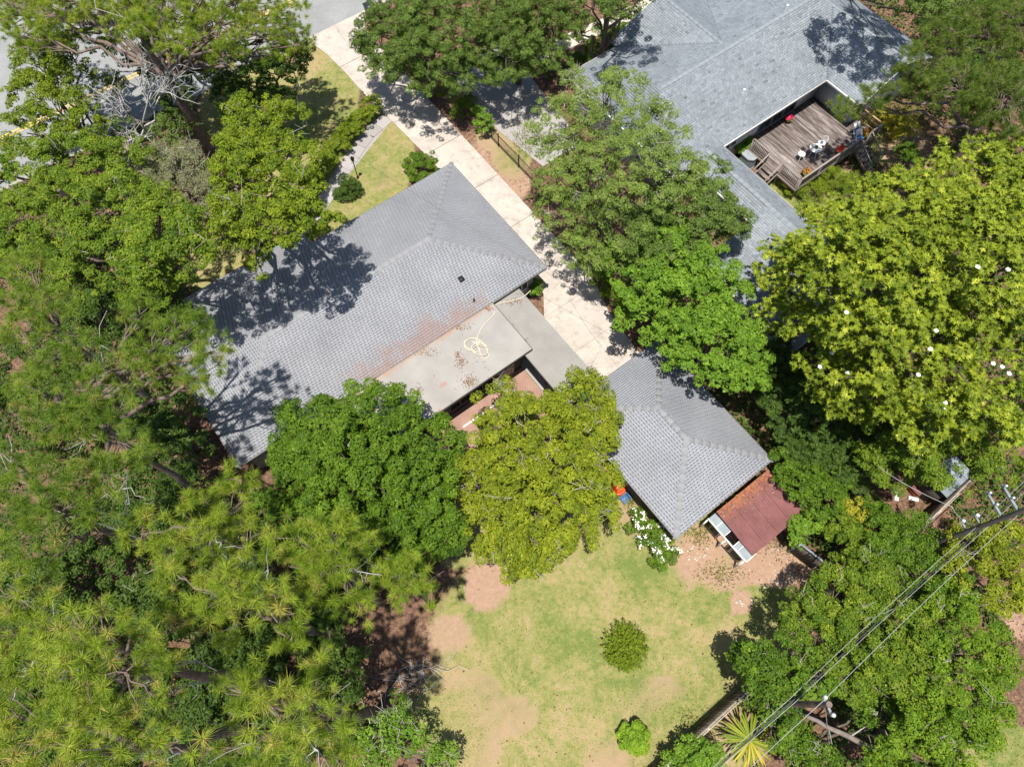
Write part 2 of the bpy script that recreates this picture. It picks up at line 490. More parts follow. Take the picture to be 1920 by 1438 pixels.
# ------------------------------------------------------------------ mesh building
class MB:
    """Collects vertices and faces (numpy) and links them as one mesh object."""

    def __init__(self):
        self.v, self.f, self.t, self.n = [], {3: [], 4: []}, {3: [], 4: []}, 0

    def add(self, verts, faces, tone=0.5):
        verts = np.asarray(verts, float).reshape(-1, 3)
        faces = np.asarray(faces, int)
        k = faces.shape[1]
        self.v.append(verts)
        self.f[k].append(faces + self.n)
        tt = np.broadcast_to(np.asarray(tone, float), (len(faces),))
        self.t[k].append(tt)
        self.n += len(verts)
        return self

    def box(self, c, size, ax=None, tone=0.5):
        """Box centred on c, size along the three axes ax (default: house frame)."""
        a = ax if ax is not None else (UX, VX, ZX)
        c = np.asarray(c, float)
        h = [np.asarray(a[i]) * size[i] / 2 for i in range(3)]
        sg = [(-1, -1, -1), (1, -1, -1), (1, 1, -1), (-1, 1, -1), (-1, -1, 1), (1, -1, 1), (1, 1, 1), (-1, 1, 1)]
        vs = [c + s[0] * h[0] + s[1] * h[1] + s[2] * h[2] for s in sg]
        fs = [(0, 3, 2, 1), (4, 5, 6, 7), (0, 1, 5, 4), (1, 2, 6, 5), (2, 3, 7, 6), (3, 0, 4, 7)]
        return self.add(vs, fs, tone)

    def bar(self, p, q, w, h, tone=0.5):
        """Rectangular bar from p to q."""
        p, q = np.asarray(p, float), np.asarray(q, float)
        d = q - p
        L = np.linalg.norm(d)
        x = d / L
        up = ZX if abs(x[2]) < 0.95 else UX
        y = norm(np.cross(up, x))
        z = np.cross(x, y)
        return self.box((p + q) / 2, (L, w, h), (x, y, z), tone)

    def poly(self, pts, tone=0.5):
        """Flat polygon as a fan of triangles."""
        n = len(pts)
        return self.add(pts, [(0, i, i + 1) for i in range(1, n - 1)], tone)

    def slab(self, pts, th, tone=0.5):
        """Horizontal polygon extruded downwards by th."""
        pts = np.asarray(pts, float)
        n = len(pts)
        lo = pts - ZX * th
        self.poly(pts, tone)
        self.add(np.vstack([pts, lo]), [(i, i + n, (i + 1) % n + n, (i + 1) % n) for i in range(n)], tone)
        return self

    def tube(self, pts, rad, sides=6, tone=0.5, cap=True):
        pts = np.asarray(pts, float)
        n = len(pts)
        rad = np.broadcast_to(np.asarray(rad, float), (n,))
        tan = np.gradient(pts, axis=0)
        tan /= np.linalg.norm(tan, axis=1)[:, None] + 1e-9
        ref = np.array([0.31, 0.17, 0.93]) if abs(tan[0][2]) < 0.8 else np.array([1.0, 0.1, 0.0])
        y = np.cross(tan, ref)
        y /= np.linalg.norm(y, axis=1)[:, None] + 1e-9
        x = np.cross(y, tan)
        a = np.linspace(0, 2 * np.pi, sides, endpoint=False)
        ring = pts[:, None, :] + rad[:, None, None] * (np.cos(a)[None, :, None] * x[:, None, :] + np.sin(a)[None, :, None] * y[:, None, :])
        fs = []
        for i in range(n - 1):
            for j in range(sides):
                k = (j + 1) % sides
                fs.append((i * sides + j, i * sides + k, (i + 1) * sides + k, (i + 1) * sides + j))
        self.add(ring.reshape(-1, 3), fs, tone)
        if cap:
            for i in (0, n - 1):
                self.poly(ring[i] if i else ring[i][::-1], tone)
        return self

    def lathe(self, c, prof, sides=16, tone=0.5, axis=None):
        """Turned shape: prof = [(radius, height), ...] about a vertical axis at c."""
        c = np.asarray(c, float)
        a = np.linspace(0, 2 * np.pi, sides, endpoint=False)
        vs = []
        for r, h in prof:
            for t in a:
                vs.append(c + np.array([r * math.cos(t), r * math.sin(t), h]))
        fs = []
        for i in range(len(prof) - 1):
            for j in range(sides):
                k = (j + 1) % sides
                fs.append((i * sides + j, i * sides + k, (i + 1) * sides + k, (i + 1) * sides + j))
        return self.add(vs, fs, tone)

    def mesh(self, name, mat, org=None):
        me = bpy.data.meshes.new(name)
        V = np.vstack(self.v) if self.v else np.zeros((0, 3))
        if org is not None:
            V = V - np.asarray(org, float)
        F3 = np.vstack(self.f[3]) if self.f[3] else np.zeros((0, 3), int)
        F4 = np.vstack(self.f[4]) if self.f[4] else np.zeros((0, 4), int)
        T = np.concatenate(self.t[3] + self.t[4]) if (self.t[3] or self.t[4]) else np.zeros(0)
        me.vertices.add(len(V))
        me.vertices.foreach_set('co', V.astype(np.float32).ravel())
        nl = F3.size + F4.size
        me.loops.add(nl)
        me.loops.foreach_set('vertex_index', np.concatenate([F3.ravel(), F4.ravel()]).astype(np.int32))
        npoly = len(F3) + len(F4)
        me.polygons.add(npoly)
        st = np.concatenate([np.arange(len(F3)) * 3, F3.size + np.arange(len(F4)) * 4])
        me.polygons.foreach_set('loop_start', st.astype(np.int32))
        a = me.attributes.new('tone', 'FLOAT', 'FACE')
        a.data.foreach_set('value', T.astype(np.float32))
        me.update(calc_edges=True)
        if mat is not None:
            me.materials.append(mat if not isinstance(mat, str) else M(mat))
        return me


def link(name, me, parent=None, loc=None):
    o = bpy.data.objects.new(name, me)
    COL.objects.link(o)
    if parent is not None:
        o.parent = parent
    if loc is not None:
        o.location = tuple(loc)
    return o


def tag(o, label=None, cat=None, group=None, kind=None):
    for k, v in (('label', label), ('category', cat), ('group', group), ('kind', kind)):
        if v:
            o[k] = v
    return o


class Thing:
    """An Empty at the base of a thing; parts are built in world space."""

    def __init__(self, name, label, cat, loc, group=None, kind=None):
        self.loc = np.asarray(loc, float)
        self.o = link(name, None, loc=self.loc)
        self.o.empty_display_size = 0.3
        tag(self.o, label, cat, group, kind)

    def part(self, name, mb, mat, parent=None, kind=None, label=None):
        o = link(name, mb.mesh(name, mat, self.loc), parent or self.o)
        tag(o, label=label, kind=kind)
        return o

    def piece(self, name, me, wloc, rot=None, parent=None):
        """A piece that shares mesh data with its fellows."""
        o = link(name, me, parent or self.o, np.asarray(wloc, float) - self.loc)
        if rot is not None:
            o.rotation_euler = rot
        return o


def solo(name, label, cat, mb, mat, base, group=None, kind=None):
    """A thing that is one mesh."""
    o = link(name, mb.mesh(name, mat, base), loc=base)
    return tag(o, label, cat, group, kind)


def struct(name, mb, mat, base=(0, 0, 0)):
    o = link(name, mb.mesh(name, mat, base), loc=base)
    o['kind'] = 'structure'
    return o


def smooth(a, lo, hi):
    t = np.clip((a - lo) / (hi - lo), 0, 1)
    return t * t * (3 - 2 * t)


def vnoise(X, Y, scale, seed):
    """Cheap smooth value noise on arrays."""
    r = np.random.default_rng(seed)
    G = r.random((64, 64))
    x, y = X / scale, Y / scale
    xi, yi = np.floor(x).astype(int), np.floor(y).astype(int)
    fx, fy = x - xi, y - yi
    fx, fy = fx * fx * (3 - 2 * fx), fy * fy * (3 - 2 * fy)
    g = lambda i, j: G[i % 64, j % 64]
    return (g(xi, yi) * (1 - fx) + g(xi + 1, yi) * fx) * (1 - fy) + (g(xi, yi + 1) * (1 - fx) + g(xi + 1, yi + 1) * fx) * fy


# ------------------------------------------------------------------ ground
def blob(X, Y, px, py, rx, ry, rot=0.0):
    """1 inside an ellipse given where the photograph shows it, falling to 0 outside."""
    c = at(px, py)
    k = depth(c) / FPX
    a, b = rx * k, ry * k / max(0.3, math.cos(TILT - math.atan((py - 719) / FPX)))
    dx, dy = X - c[0], Y - c[1]
    cr, sr = math.cos(rot), math.sin(rot)
    u, v = (dx * cr + dy * sr) / a, (-dx * sr + dy * cr) / b
    return smooth(-np.sqrt(u * u + v * v), -1.25, -0.8)


def ground_fields(X, Y):
    grass = np.zeros_like(X); lush = np.zeros_like(X); bare = np.zeros_like(X)
    for a in ((1150, 1180, 330, 170), (1080, 1330, 300, 130), (1290, 1130, 190, 110), (1000, 1180, 150, 160), (1200, 1020, 90, 90),
              (1180, 1440, 210, 130), (980, 1450, 150, 110), (1300, 1010, 60, 70),
              (610, 190, 60, 130), (590, 120, 60, 60), (700, 300, 75, 95), (640, 400, 60, 60), (560, 330, 60, 60),
              (400, 480, 60, 60), (250, 320, 60, 50), (960, 270, 40, 60), (920, 240, 30, 40), (1880, 1430, 90, 70), (1000, 850, 120, 200), (860, 960, 60, 100),
              (1640, 250, 70, 50), (1560, 360, 120, 40), (500, 180, 120, 120)):
        grass = np.maximum(grass, blob(X, Y, *a))
    for px, py, rx, ry, s in ((1080, 1250, 150, 70, .5), (1290, 1110, 120, 60, .55), (1200, 1040, 110, 45, .4), (1400, 1090, 90, 40, .45), (620, 190, 50, 70, .5), (600, 240, 50, 60, .55),
                              (1250, 1330, 90, 60, .25), (1880, 1430, 90, 70, .6), (960, 1170, 90, 50, .35), (1000, 270, 40, 50, .4), (1380, 1260, 60, 60, .3), (985, 265, 30, 45, .6), (1640, 230, 80, 40, .7), (1540, 350, 130, 40, .65), (1330, 1370, 60, 50, .4)):
        lush = np.maximum(lush, s * blob(X, Y, px, py, rx, ry))
    for px, py, rx, ry, s in ((915, 1090, 45, 55, .85), (880, 1310, 70, 60, .6), (945, 1340, 70, 45, .5), (890, 1400, 50, 50, .5), (1345, 1045, 90, 60, .8), (1450, 1060, 80, 40, 1.), (1290, 1080, 30, 25, .6),
                              (840, 1190, 50, 40, .6), (1390, 1130, 18, 14, 1.), (1290, 1085, 8, 24, .9), (1240, 1290, 60, 25, .55), (1190, 1330, 60, 25, .5), (1140, 1420, 60, 40, .5), (1350, 1200, 40, 60, .45),
                              (1000, 960, 200, 60, .4), (930, 270, 45, 60, .55), (960, 330, 40, 50, .6), (560, 100, 30, 30, .5), (700, 245, 22, 20, .5), (720, 330, 30, 30, .35), (1320, 1010, 50, 30, .6), (1190, 960, 30, 60, .6), (1370, 1380, 70, 50, .8), (1900, 1150, 30, 50, .9), (1040, 560, 30, 40, .7), (1700, 280, 50, 60, .7), (860, 180, 40, 30, .6), (900, 240, 30, 50, .5)):
        bare = np.maximum(bare, s * blob(X, Y, px, py, rx, ry))
    n1 = vnoise(X, Y, 2.3, 1)
    lush = 0.17 * lush - 0.015 + 0.15 * (vnoise(X, Y, 3.1, 2) - 0.5) + 0.15 * (vnoise(X, Y, 1.2, 4) - 0.5)
    bare = bare * (0.42 + 0.75 * n1 + 0.4 * vnoise(X, Y, 0.9, 9))
    return grass, lush, bare


g1 = np.concatenate([np.linspace(-900, -60, 8), np.arange(-52, 52.1, 0.45), np.linspace(60, 900, 8)])
gy = np.concatenate([np.linspace(-900, -20, 8), np.arange(-8, 58.1, 0.45), np.linspace(70, 900, 8)])
GX, GY = np.meshgrid(g1, gy)
GZ = np.zeros_like(GX) - 0.004 + 0.0
V = np.stack([GX, GY, GZ], -1).reshape(-1, 3)
nx, ny = len(g1), len(gy)
I = np.arange(nx * ny).reshape(ny, nx)
F = np.stack([I[:-1, :-1], I[:-1, 1:], I[1:, 1:], I[1:, :-1]], -1).reshape(-1, 4)
mb = MB(); mb.add(V, F)
ground = struct('ground', mb, 'ground')
gf = ground_fields(GX.ravel(), GY.ravel())
for nm, arr in zip(('grass', 'lush', 'bare'), gf):
    a = ground.data.attributes.new(nm, 'FLOAT', 'POINT')
    a.data.foreach_set('value', arr.astype(np.float32))

# ---- street
mb = MB()
mb.poly([W(-400, -60.0, 0.004), W(400, -60.0, 0.004), W(400, -43.3, 0.004), W(-400, -43.3, 0.004)][::-1])
street = struct('street', mb, 'asphalt')
mb = MB()
for v0 in (-47.62, -47.36):
    mb.poly([W(-60, v0, 0.008), W(60, v0, 0.008), W(60, v0 + 0.12, 0.008), W(-60, v0 + 0.12, 0.008)][::-1])
    ym = link('centre_line', mb.mesh('centre_line', 'yellow'), street)
    mb = MB()
cu = struct('curb', MB().box(W(-45, -43.2, 0.03), (118, 0.3, 0.14)), 'curb')
struct('curb', MB().box(W(79, -43.2, 0.03), (118, 0.3, 0.14)), 'curb')

# ---- driveway of concrete slabs
LE = [(-43.3, 13.9), (-42.4, 14.4), (-41.1, 14.6), (-38.9, 14.72), (-35.8, 14.72), (-33.3, 14.88), (-30.2, 15.02), (-28.5, 15.1), (-16.6, 14.86), (-15.1, 13.72), (-9.6, 13.5)]
RE = [(-43.3, 19.2), (-42.6, 18.6), (-41.5, 18.1), (-38, 18.0), (-16.5, 17.78), (-15.3, 17.7), (-13.0, 16.95), (-9.6, 16.6)]
lu = lambda v: float(np.interp(v, [a for a, b in LE], [b for a, b in LE]))
ru = lambda v: float(np.interp(v, [a for a, b in RE], [b for a, b in RE]))
dbase = MB()
vs_ = np.linspace(-43.3, -9.6, 60)
for a, b in zip(vs_[:-1], vs_[1:]):
    dbase.add([W(lu(a) + .02, a, .006), W(ru(a) - .02, a, .006), W(ru(b) - .02, b, .006), W(lu(b) + .02, b, .006)], [(3, 2, 1, 0)])
drive = struct('driveway', dbase, 'concrete')
joints = [-43.3, -39.45, -36.2, -32.9, -29.35, -25.2, -21.4, -18.2, -15.1, -12.3, -9.6]
for i, (a, b) in enumerate(zip(joints[:-1], joints[1:])):
    cols = [(0.0, 1.0)] if 0 < i < 8 else [(0.0, 0.5), (0.5, 1.0)]
    for c0, c1 in cols:
        mb = MB()
        n = 6
        vv = np.linspace(a + .02, b - .02, n)
        top = []
        rows = []
        for v in vv:
            l0, r0 = lu(v), ru(v)
            rows.append((l0 + (r0 - l0) * c0 + (.015 if c0 else 0), l0 + (r0 - l0) * c1 - (.015 if c1 < 1 else 0)))
        ring = [W(r[0], v, .05) for r, v in zip(rows, vv)] + [W(r[1], v, .05) for r, v in zip(rows[::-1], vv[::-1])]
        ring = np.array(ring)
        tone = random.random()
        k = len(ring)
        mb.add(ring, [(j, j + 1, k - 2 - j, k - 1 - j) for j in range(n - 1)], tone)
        lo = ring - ZX * .045
        mb.add(np.vstack([ring, lo]), [(j, (j + 1) % k, (j + 1) % k + k, j + k) for j in range(k)], tone)
        link('concrete_slab', mb.mesh('concrete_slab', 'concrete'), drive)

# ---- garden path
pc = [(14.8, -33.55), (13.0, -33.1), (11.1, -32.1), (9.4, -31.1), (7.8, -30.1), (6.2, -29.2), (4.5, -28.6)]
pb = struct('garden_path', MB().poly([W(14.8, -33.9, .002), W(14.9, -33.2, .002), W(4.4, -28.3, .002), W(4.4, -28.9, .002)]), 'path')
for a, b in zip(pc[:-1], pc[1:]):
    A, B = W(*a), W(*b)
    d = norm(B - A); nn = np.cross(ZX, d)
    for k in range(2):
        p = A + (B - A) * (k * .5) + d * .012
        q = A + (B - A) * (k * .5 + .5) - d * .012
        mb = MB().slab([p + nn * .46 + ZX * .035, p - nn * .46 + ZX * .035, q - nn * .46 + ZX * .035, q + nn * .46 + ZX * .035], .04, random.random())
        link('paving_slab', mb.mesh('paving_slab', 'path'), pb)

# ---- neighbour's shaded drive and walk
nd = struct('neighbour_driveway', MB().slab([W(20.3, -34.5, .03), W(25.4, -34.5, .03), W(24.6, -29.5, .03), W(23.9, -24.0, .03), W(20.6, -24.0, .03), W(20.1, -28, .03)][::-1], .04), 'path')
nw = struct('neighbour_walk', MB().slab([W(24.9, -31.6, .026), W(25.1, -32.9, .026), W(40, -31.4, .026), W(40, -30.2, .026)], .03), 'stone')

# ---- courtyard patio
pt = struct('patio', MB().slab([W(3.5, -13.4, .06), W(10.75, -13.4, .06), W(10.75, -9.2, .06), W(3.5, -9.2, .06)][::-1], .07), 'patio')
link('edging_strip', MB().box(W(7.2, -12.42, .075), (2.3, .09, .06)).mesh('edging_strip', 'white'), pt)


# ------------------------------------------------------------------ roofs
def clip_span(poly, y):
    xs = []
    n = len(poly)
    for i in range(n):
        (x0, y0), (x1, y1) = poly[i], poly[(i + 1) % n]
        if (y0 - y) * (y1 - y) <= 0 and y0 != y1:
            xs.append(x0 + (x1 - x0) * (y - y0) / (y1 - y0))
    return (min(xs), max(xs)) if len(xs) >= 2 else None


def roof_face(tabs, base, A, B, rest, style):
    """Lays courses of shingle tabs on the planar face whose eave runs from A to B (outside view: A left)."""
    A, B = np.asarray(A, float), np.asarray(B, float)
    pts = [A, B] + [np.asarray(p, float) for p in rest]
    e = norm(B - A)
    far = pts[2] - A
    nrm = norm(np.cross(e, far))
    if nrm[2] < 0:
        nrm = -nrm
    s = np.cross(nrm, e)
    if s[2] < 0:
        s = -s
    loc = [((p - A) @ e, (p - A) @ s) for p in pts]
    base.poly(pts, 0.0)
    ymax = max(y for x, y in loc)
    ex = 0.142
    y = 0.0
    r = 0
    while y < ymax - 0.03:
        y1 = min(y + ex + 0.012, ymax)
        sp0, sp1 = clip_span(loc, min(y + 0.004, ymax - 1e-4)), clip_span(loc, max(min(y1 - 0.004, ymax - 1e-4), 1e-4))
        if sp0 is None or sp1 is None:
            y += ex; r += 1
            continue
        lo, hi = sp0[0], sp0[1]
        if style == 'dots':
            x = lo - RNG.random() * 0.2 if False else lo
            w, gap = 0.205, 0.092
            x = lo - ((r % 2) * 0.1 + RNG.random() * 0.05)
            n = int((hi - x) / w) + 1
            x0 = x + np.arange(n) * w + RNG.normal(0, .006, n)
            x1 = x0 + w - gap + RNG.normal(0, .008, n)
            tone = np.clip(0.85 + RNG.normal(0, .09, n), 0, 1)
        else:
            ws = RNG.uniform(0.14, 0.38, int((hi - lo) / 0.14) + 3)
            cs = np.concatenate([[0], np.cumsum(ws)]) + lo - RNG.random() * 0.3
            x0, x1 = cs[:-1], cs[1:] - 0.012
            tone = np.clip(0.64 + RNG.normal(0, .19, len(x0)), 0, 1)
        x0 = np.clip(x0, lo, hi); x1 = np.clip(x1, lo, hi)
        k = x1 - x0 > 0.015
        x0, x1, tone = x0[k], x1[k], tone[k]
        n = len(x0)
        if n and style == 'dots':
            m0, m1 = y + .078, y1
            sm = clip_span(loc, min(m0, ymax - 1e-4))
            if sm is not None:
                tabs.add([A + sm[0] * e + m0 * s + .0025 * nrm, A + sm[1] * e + m0 * s + .0025 * nrm, A + sp1[1] * e + m1 * s + .0032 * nrm, A + sp1[0] * e + m1 * s + .0032 * nrm], [(0, 1, 2, 3)], .72)
        if n:
            # top edge follows the hips
            f0, f1 = sp1
            t0, t1 = np.clip(x0, f0, f1), np.clip(x1, f0, f1)
            th = 0.013 if style == 'dots' else 0.010
            P = lambda xx, yy, hh: A + xx[:, None] * e + yy * s + hh * nrm
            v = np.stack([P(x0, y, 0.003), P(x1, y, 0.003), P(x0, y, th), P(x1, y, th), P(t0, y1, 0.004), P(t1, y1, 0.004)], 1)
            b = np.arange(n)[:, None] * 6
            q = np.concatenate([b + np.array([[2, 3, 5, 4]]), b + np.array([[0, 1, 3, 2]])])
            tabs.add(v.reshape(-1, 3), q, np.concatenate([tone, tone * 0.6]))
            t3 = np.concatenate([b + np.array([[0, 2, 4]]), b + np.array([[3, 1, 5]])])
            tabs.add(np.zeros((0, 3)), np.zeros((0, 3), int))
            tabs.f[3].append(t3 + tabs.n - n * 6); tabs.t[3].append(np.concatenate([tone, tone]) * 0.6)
        y += ex
        r += 1


def caps(th, P, Q, mat, up=0.018, w=0.14, step=0.42):
    """Bent ridge cap pieces laid from P up to Q."""
    P, Q = np.asarray(P, float), np.asarray(Q, float)
    L = np.linalg.norm(Q - P)
    d = (Q - P) / L
    side = norm(np.cross(d, ZX))
    n = max(1, int(L / step))
    k = L / n
    drop = 0.045
    me = []
    for t in range(4):
        mb = MB()
        x0, x1 = -0.02, k + 0.05
        a = np.array([-side * w - ZX * drop, ZX * 0, side * w - ZX * drop])
        vs = []
        for x, h in ((x0, 0.012), (x1, 0.004)):
            vs += [d * x + q + ZX * h for q in a]
        vs += [d * x0 + q + ZX * 0.0 for q in a]
        mb.add(vs, [(0, 1, 4, 3), (1, 2, 5, 4), (6, 7, 1, 0), (7, 8, 2, 1)], [.2 + .2 * t] * 4)
        me.append(mb.mesh('ridge_cap', mat))
    for i in range(n):
        th.piece('ridge_cap', random.choice(me), P + d * (k * i) + ZX * up)


def fascia(th, pts, mat='fascia', h=0.17):
    for a, b in zip(pts[:-1], pts[1:]):
        a, b = np.asarray(a, float), np.asarray(b, float)
        th.part('fascia', MB().bar(a - ZX * (h / 2 + .01), b - ZX * (h / 2 + .01), .035, h), mat)


def wall(th, u0, v0, u1, v1, z0, z1, mat, t=0.16, name='wall'):
    a, b = W(u0, v0), W(u1, v1)
    return th.part(name, MB().bar(a + ZX * (z0 + z1) / 2, b + ZX * (z0 + z1) / 2, t, z1 - z0), mat)


def window(th, u, v, z, w, h, along='u', face=1, frame='white', panes=2, name='window'):
    """Window in a wall: frame as the part, panes as sub-parts."""
    x, y = (UX, VX * face) if along == 'u' else (VX, UX * face)
    c = W(u, v, z)
    fr = MB()
    t = 0.06
    fr.box(c + ZX * (h / 2 - t / 2) + y * .03, (w, .08, t), (x, y, ZX))
    fr.box(c - ZX * (h / 2 - t / 2) + y * .03, (w, .08, t), (x, y, ZX))
    for k in range(panes + 1):
        fr.box(c + x * (-w / 2 + t / 2 + k * (w - t) / panes) + y * .03, (t, .08, h - 2 * t), (x, y, ZX))
    f = th.part(name, fr, frame)
    pw = (w - t) / panes
    for k in range(panes):
        th.part('pane', MB().box(c + x * (-w / 2 + t / 2 + (k + .5) * pw) + y * .012, (pw - t, .02, h - 2 * t), (x, y, ZX)), 'glass', parent=f)
    return f


# ------------------------------------------------------------------ main house
main = Thing('main_house', 'long single storey house with grey hip roof and flat rear extension, below the driveway', 'house', W(5, -21))
U0, U1, V0, V1 = -4.45, 14.85, -25.75, -16.45
ZE, ZR = 2.7, 4.1
HW = (V1 - V0) / 2
VM = (V0 + V1) / 2
RA, RB = W(U0 + HW, VM, ZR), W(U1 - HW, VM, ZR)
C = {k: W(u, v, ZE) for k, (u, v) in {'L': (U0, V0), 'T': (U1, V0), 'R': (U1, V1), 'B': (U0, V1)}.items()}
tabs, base = MB(), MB()
roof_face(tabs, base, C['B'], C['R'], [RB, RA], 'dots')
roof_face(tabs, base, C['T'], C['L'], [RA, RB], 'dots')
roof_face(tabs, base, C['R'], C['T'], [RB], 'dots')
roof_face(tabs, base, C['L'], C['B'], [RA], 'dots')
VE = -27.1
ZB = ZE - 0.3 * (V0 - VE)
roof_face(tabs, base, W(5.2, VE, ZB), W(U0, VE, ZB), [W(U0, V0 + .02, ZE + .01), W(5.2, V0 + .02, ZE + .01)], 'dots')
rf = main.part('roof', base, 'shingle')
main.part('shingles', tabs, 'shingle', parent=rf, kind='stuff')
for p, q in ((C['R'], RB), (C['T'], RB), (C['L'], RA), (C['B'], RA), (RA, RB)):
    caps(main, p, q, 'cap')
main.part('soffit', MB().box(W((U0 + U1) / 2, VM, ZE - .17), (U1 - U0 - .1, V1 - V0 - .1, .03)), 'soffit')
fascia(main, [C['B'], C['R'], C['T'], W(5.2, V0, ZE)])
fascia(main, [W(5.2, V0, ZE), W(5.2, VE, ZB), W(U0, VE, ZB), C['L'], C['B']])
wu0, wu1, wv0, wv1 = U0 + .6, U1 - .6, V0 + .6, V1 - .55
wall(main, wu0, wv1, wu1, wv1, 0, ZE - .18, 'wall_green')
wall(main, wu0, wv0, wu1, wv0, 0, ZE - .18, 'wall_green')
wall(main, wu0, wv0 + .09, wu0, wv1 - .09, 0, ZE - .18, 'wall_green')
wall(main, wu1, wv0 + .09, wu1, wv1 - .09, 0, ZE - .18, 'wall_green')
window(main, 13.4, wv1 + .08, 1.5, .9, 1.1, panes=2)
# flat roofed rear extension
FU0, FU1, FV0, FV1, FZ = -0.5, 11.08, V1 - .1, -12.95, 2.62
er = main.part('flat_roof', MB().slab([W(FU0, FV0, FZ), W(FU1, FV0, FZ), W(FU1, FV1, FZ), W(FU0, FV1, FZ)][::-1], .1), 'flat')
main.part('fascia', MB().box(W((FU0 + FU1) / 2, FV1 + .02, FZ - .12), (FU1 - FU0 + .04, .035, .24)), 'wall_dark')
main.part('fascia', MB().box(W(FU1 + .018, (FV0 + FV1) / 2, FZ - .06), (.03, FV1 - FV0, .12)), 'wall_dark')
wall(main, FU0 + .1, FV1 - .55, FU1 - .35, FV1 - .55, 0, FZ - .1, 'wall_dark', name='wall')
wall(main, FU1 - .4, FV0 + .3, FU1 - .4, FV1 - .65, 0, FZ - .1, 'wall_dark', name='wall')
for u in (3.4, 5.0, 6.6, 8.1):
    window(main, u, FV1 - .47, 1.35, 1.4, 1.5, frame='wall_dark', panes=2)
dr = main.part('door', MB().box(W(9.75, FV1 - .45, 1.05), (.95, .05, 2.05)), 'wall_green')
for k in range(5):
    main.part('door_plank', MB().box(W(9.37 + k * .19, FV1 - .412, 1.05), (.165, .02, 1.95)), 'fence_top', parent=dr)
main.part('door_handle', MB().box(W(10.1, FV1 - .39, 1.0), (.04, .05, .14)), 'black', parent=dr)
for k in range(14):
    main.part('siding_board', MB().box(W(0.1 + k * .2, FV1 - .46, 1.25), (.17, .025, 2.4)), 'wall_dark')
lm = main.part('wall_lamp', MB().lathe(W(9.0, FV1 - .25, 1.75), [(0, 0), (.1, .03), (.14, .12), (.12, .22), (0, .27)], 12), 'white_plastic')
# roof vents
vb = at(865, 525, 3.25)
v_ = Thing('roof_vent', 'square dark metal vent box on the main grey roof', 'vent', vb - ZX * .12)
v_.part('flange', MB().box(vb - ZX * .06, (.42, .42, .05)), 'metal_grey')
v_.part('hood', MB().box(vb + ZX * .05, (.28, .28, .2)), 'black')
vp = at(889, 566, 2.85)
v_ = Thing('vent_pipe', 'short dark vent pipe near the flat roof edge of the main house', 'vent pipe', vp - ZX * .1)
v_.part('pipe', MB().tube([vp - ZX * .1, vp + ZX * .3], .05, 8), 'black')
v_.part('collar', MB().lathe(vp - ZX * .08, [(.14, 0), (.12, .05), (.055, .07)], 10), 'metal_grey')

# covered walkway
ww = Thing('covered_walkway', 'flat pale walkway roof on posts joining house and garage', 'walkway', W(11.7, -12))
WZ = 2.45
wr = ww.part('roof', MB().slab([W(10.62, -16.4, WZ), W(12.82, -16.4, WZ), W(12.82, -9.3, WZ), W(10.62, -9.3, WZ)][::-1], .12), 'walk_roof')
ww.part('fascia', MB().box(W(12.838, -12.85, WZ - .08), (.03, 7.1, .16)), 'wall_green')
ww.part('fascia', MB().box(W(10.602, -11.3, WZ - .08), (.03, 3.2, .16)), 'wall_dark')
for v in (-15.9, -13.6, -11.4, -9.7):
    for u in (10.85, 12.6):
        ww.part('post', MB().box(W(u, v, WZ / 2 - .06), (.1, .1, WZ - .12)), 'wall_dark')
ww.part('floor_slab', MB().slab([W(10.8, -16.7, .08), W(12.8, -16.7, .08), W(12.8, -9.4, .08), W(10.8, -9.4, .08)][::-1], .09), 'path')
# cream rope coiled on the flat roof
rp = []
ctrl = [(995, 545), (975, 560), (930, 571), (926, 590), (905, 612), (893, 640), (900, 658), (880, 655), (870, 642), (885, 634), (903, 640), (912, 655), (917, 668), (905, 672), (898, 655), (893, 645), (884, 640)]
zz = FZ + .03
cp = [at(x, y, FZ + .03 if i > 2 else WZ + .03) for i, (x, y) in enumerate(ctrl)]
for k in range(70):
    t = k / 69 * 5.3 * math.pi
    c = at(900, 657, zz) if t > 2.2 * math.pi else at(884, 645, zz)
    rr = (.42 if t < 2.2 * math.pi else .5 - .06 * (t / math.pi - 2.2)) * (1 + .15 * math.sin(t * 1.7))
    cp.append(c + np.array([rr * math.cos(t), .8 * rr * math.sin(t), .004 * k / 3]))


def cat(P, m=6):
    P = np.asarray(P, float)
    P = np.vstack([2 * P[0] - P[1], P, 2 * P[-1] - P[-2]])
    out = []
    for i in range(1, len(P) - 2):
        for t in np.linspace(0, 1, m, endpoint=False):
            a, b, c, d = P[i - 1], P[i], P[i + 1], P[i + 2]
            out.append(.5 * (2 * b + (c - a) * t + (2 * a - 5 * b + 4 * c - d) * t * t + (3 * b - a - 3 * c + d) * t ** 3))
    out.append(P[-2])
    return np.array(out)


rope = cat(cp, 5)
solo('rope', 'cream rope trailing and coiled on the flat roof', 'rope', MB().tube(rope, .022, 5), 'rope', at(895, 650, FZ))

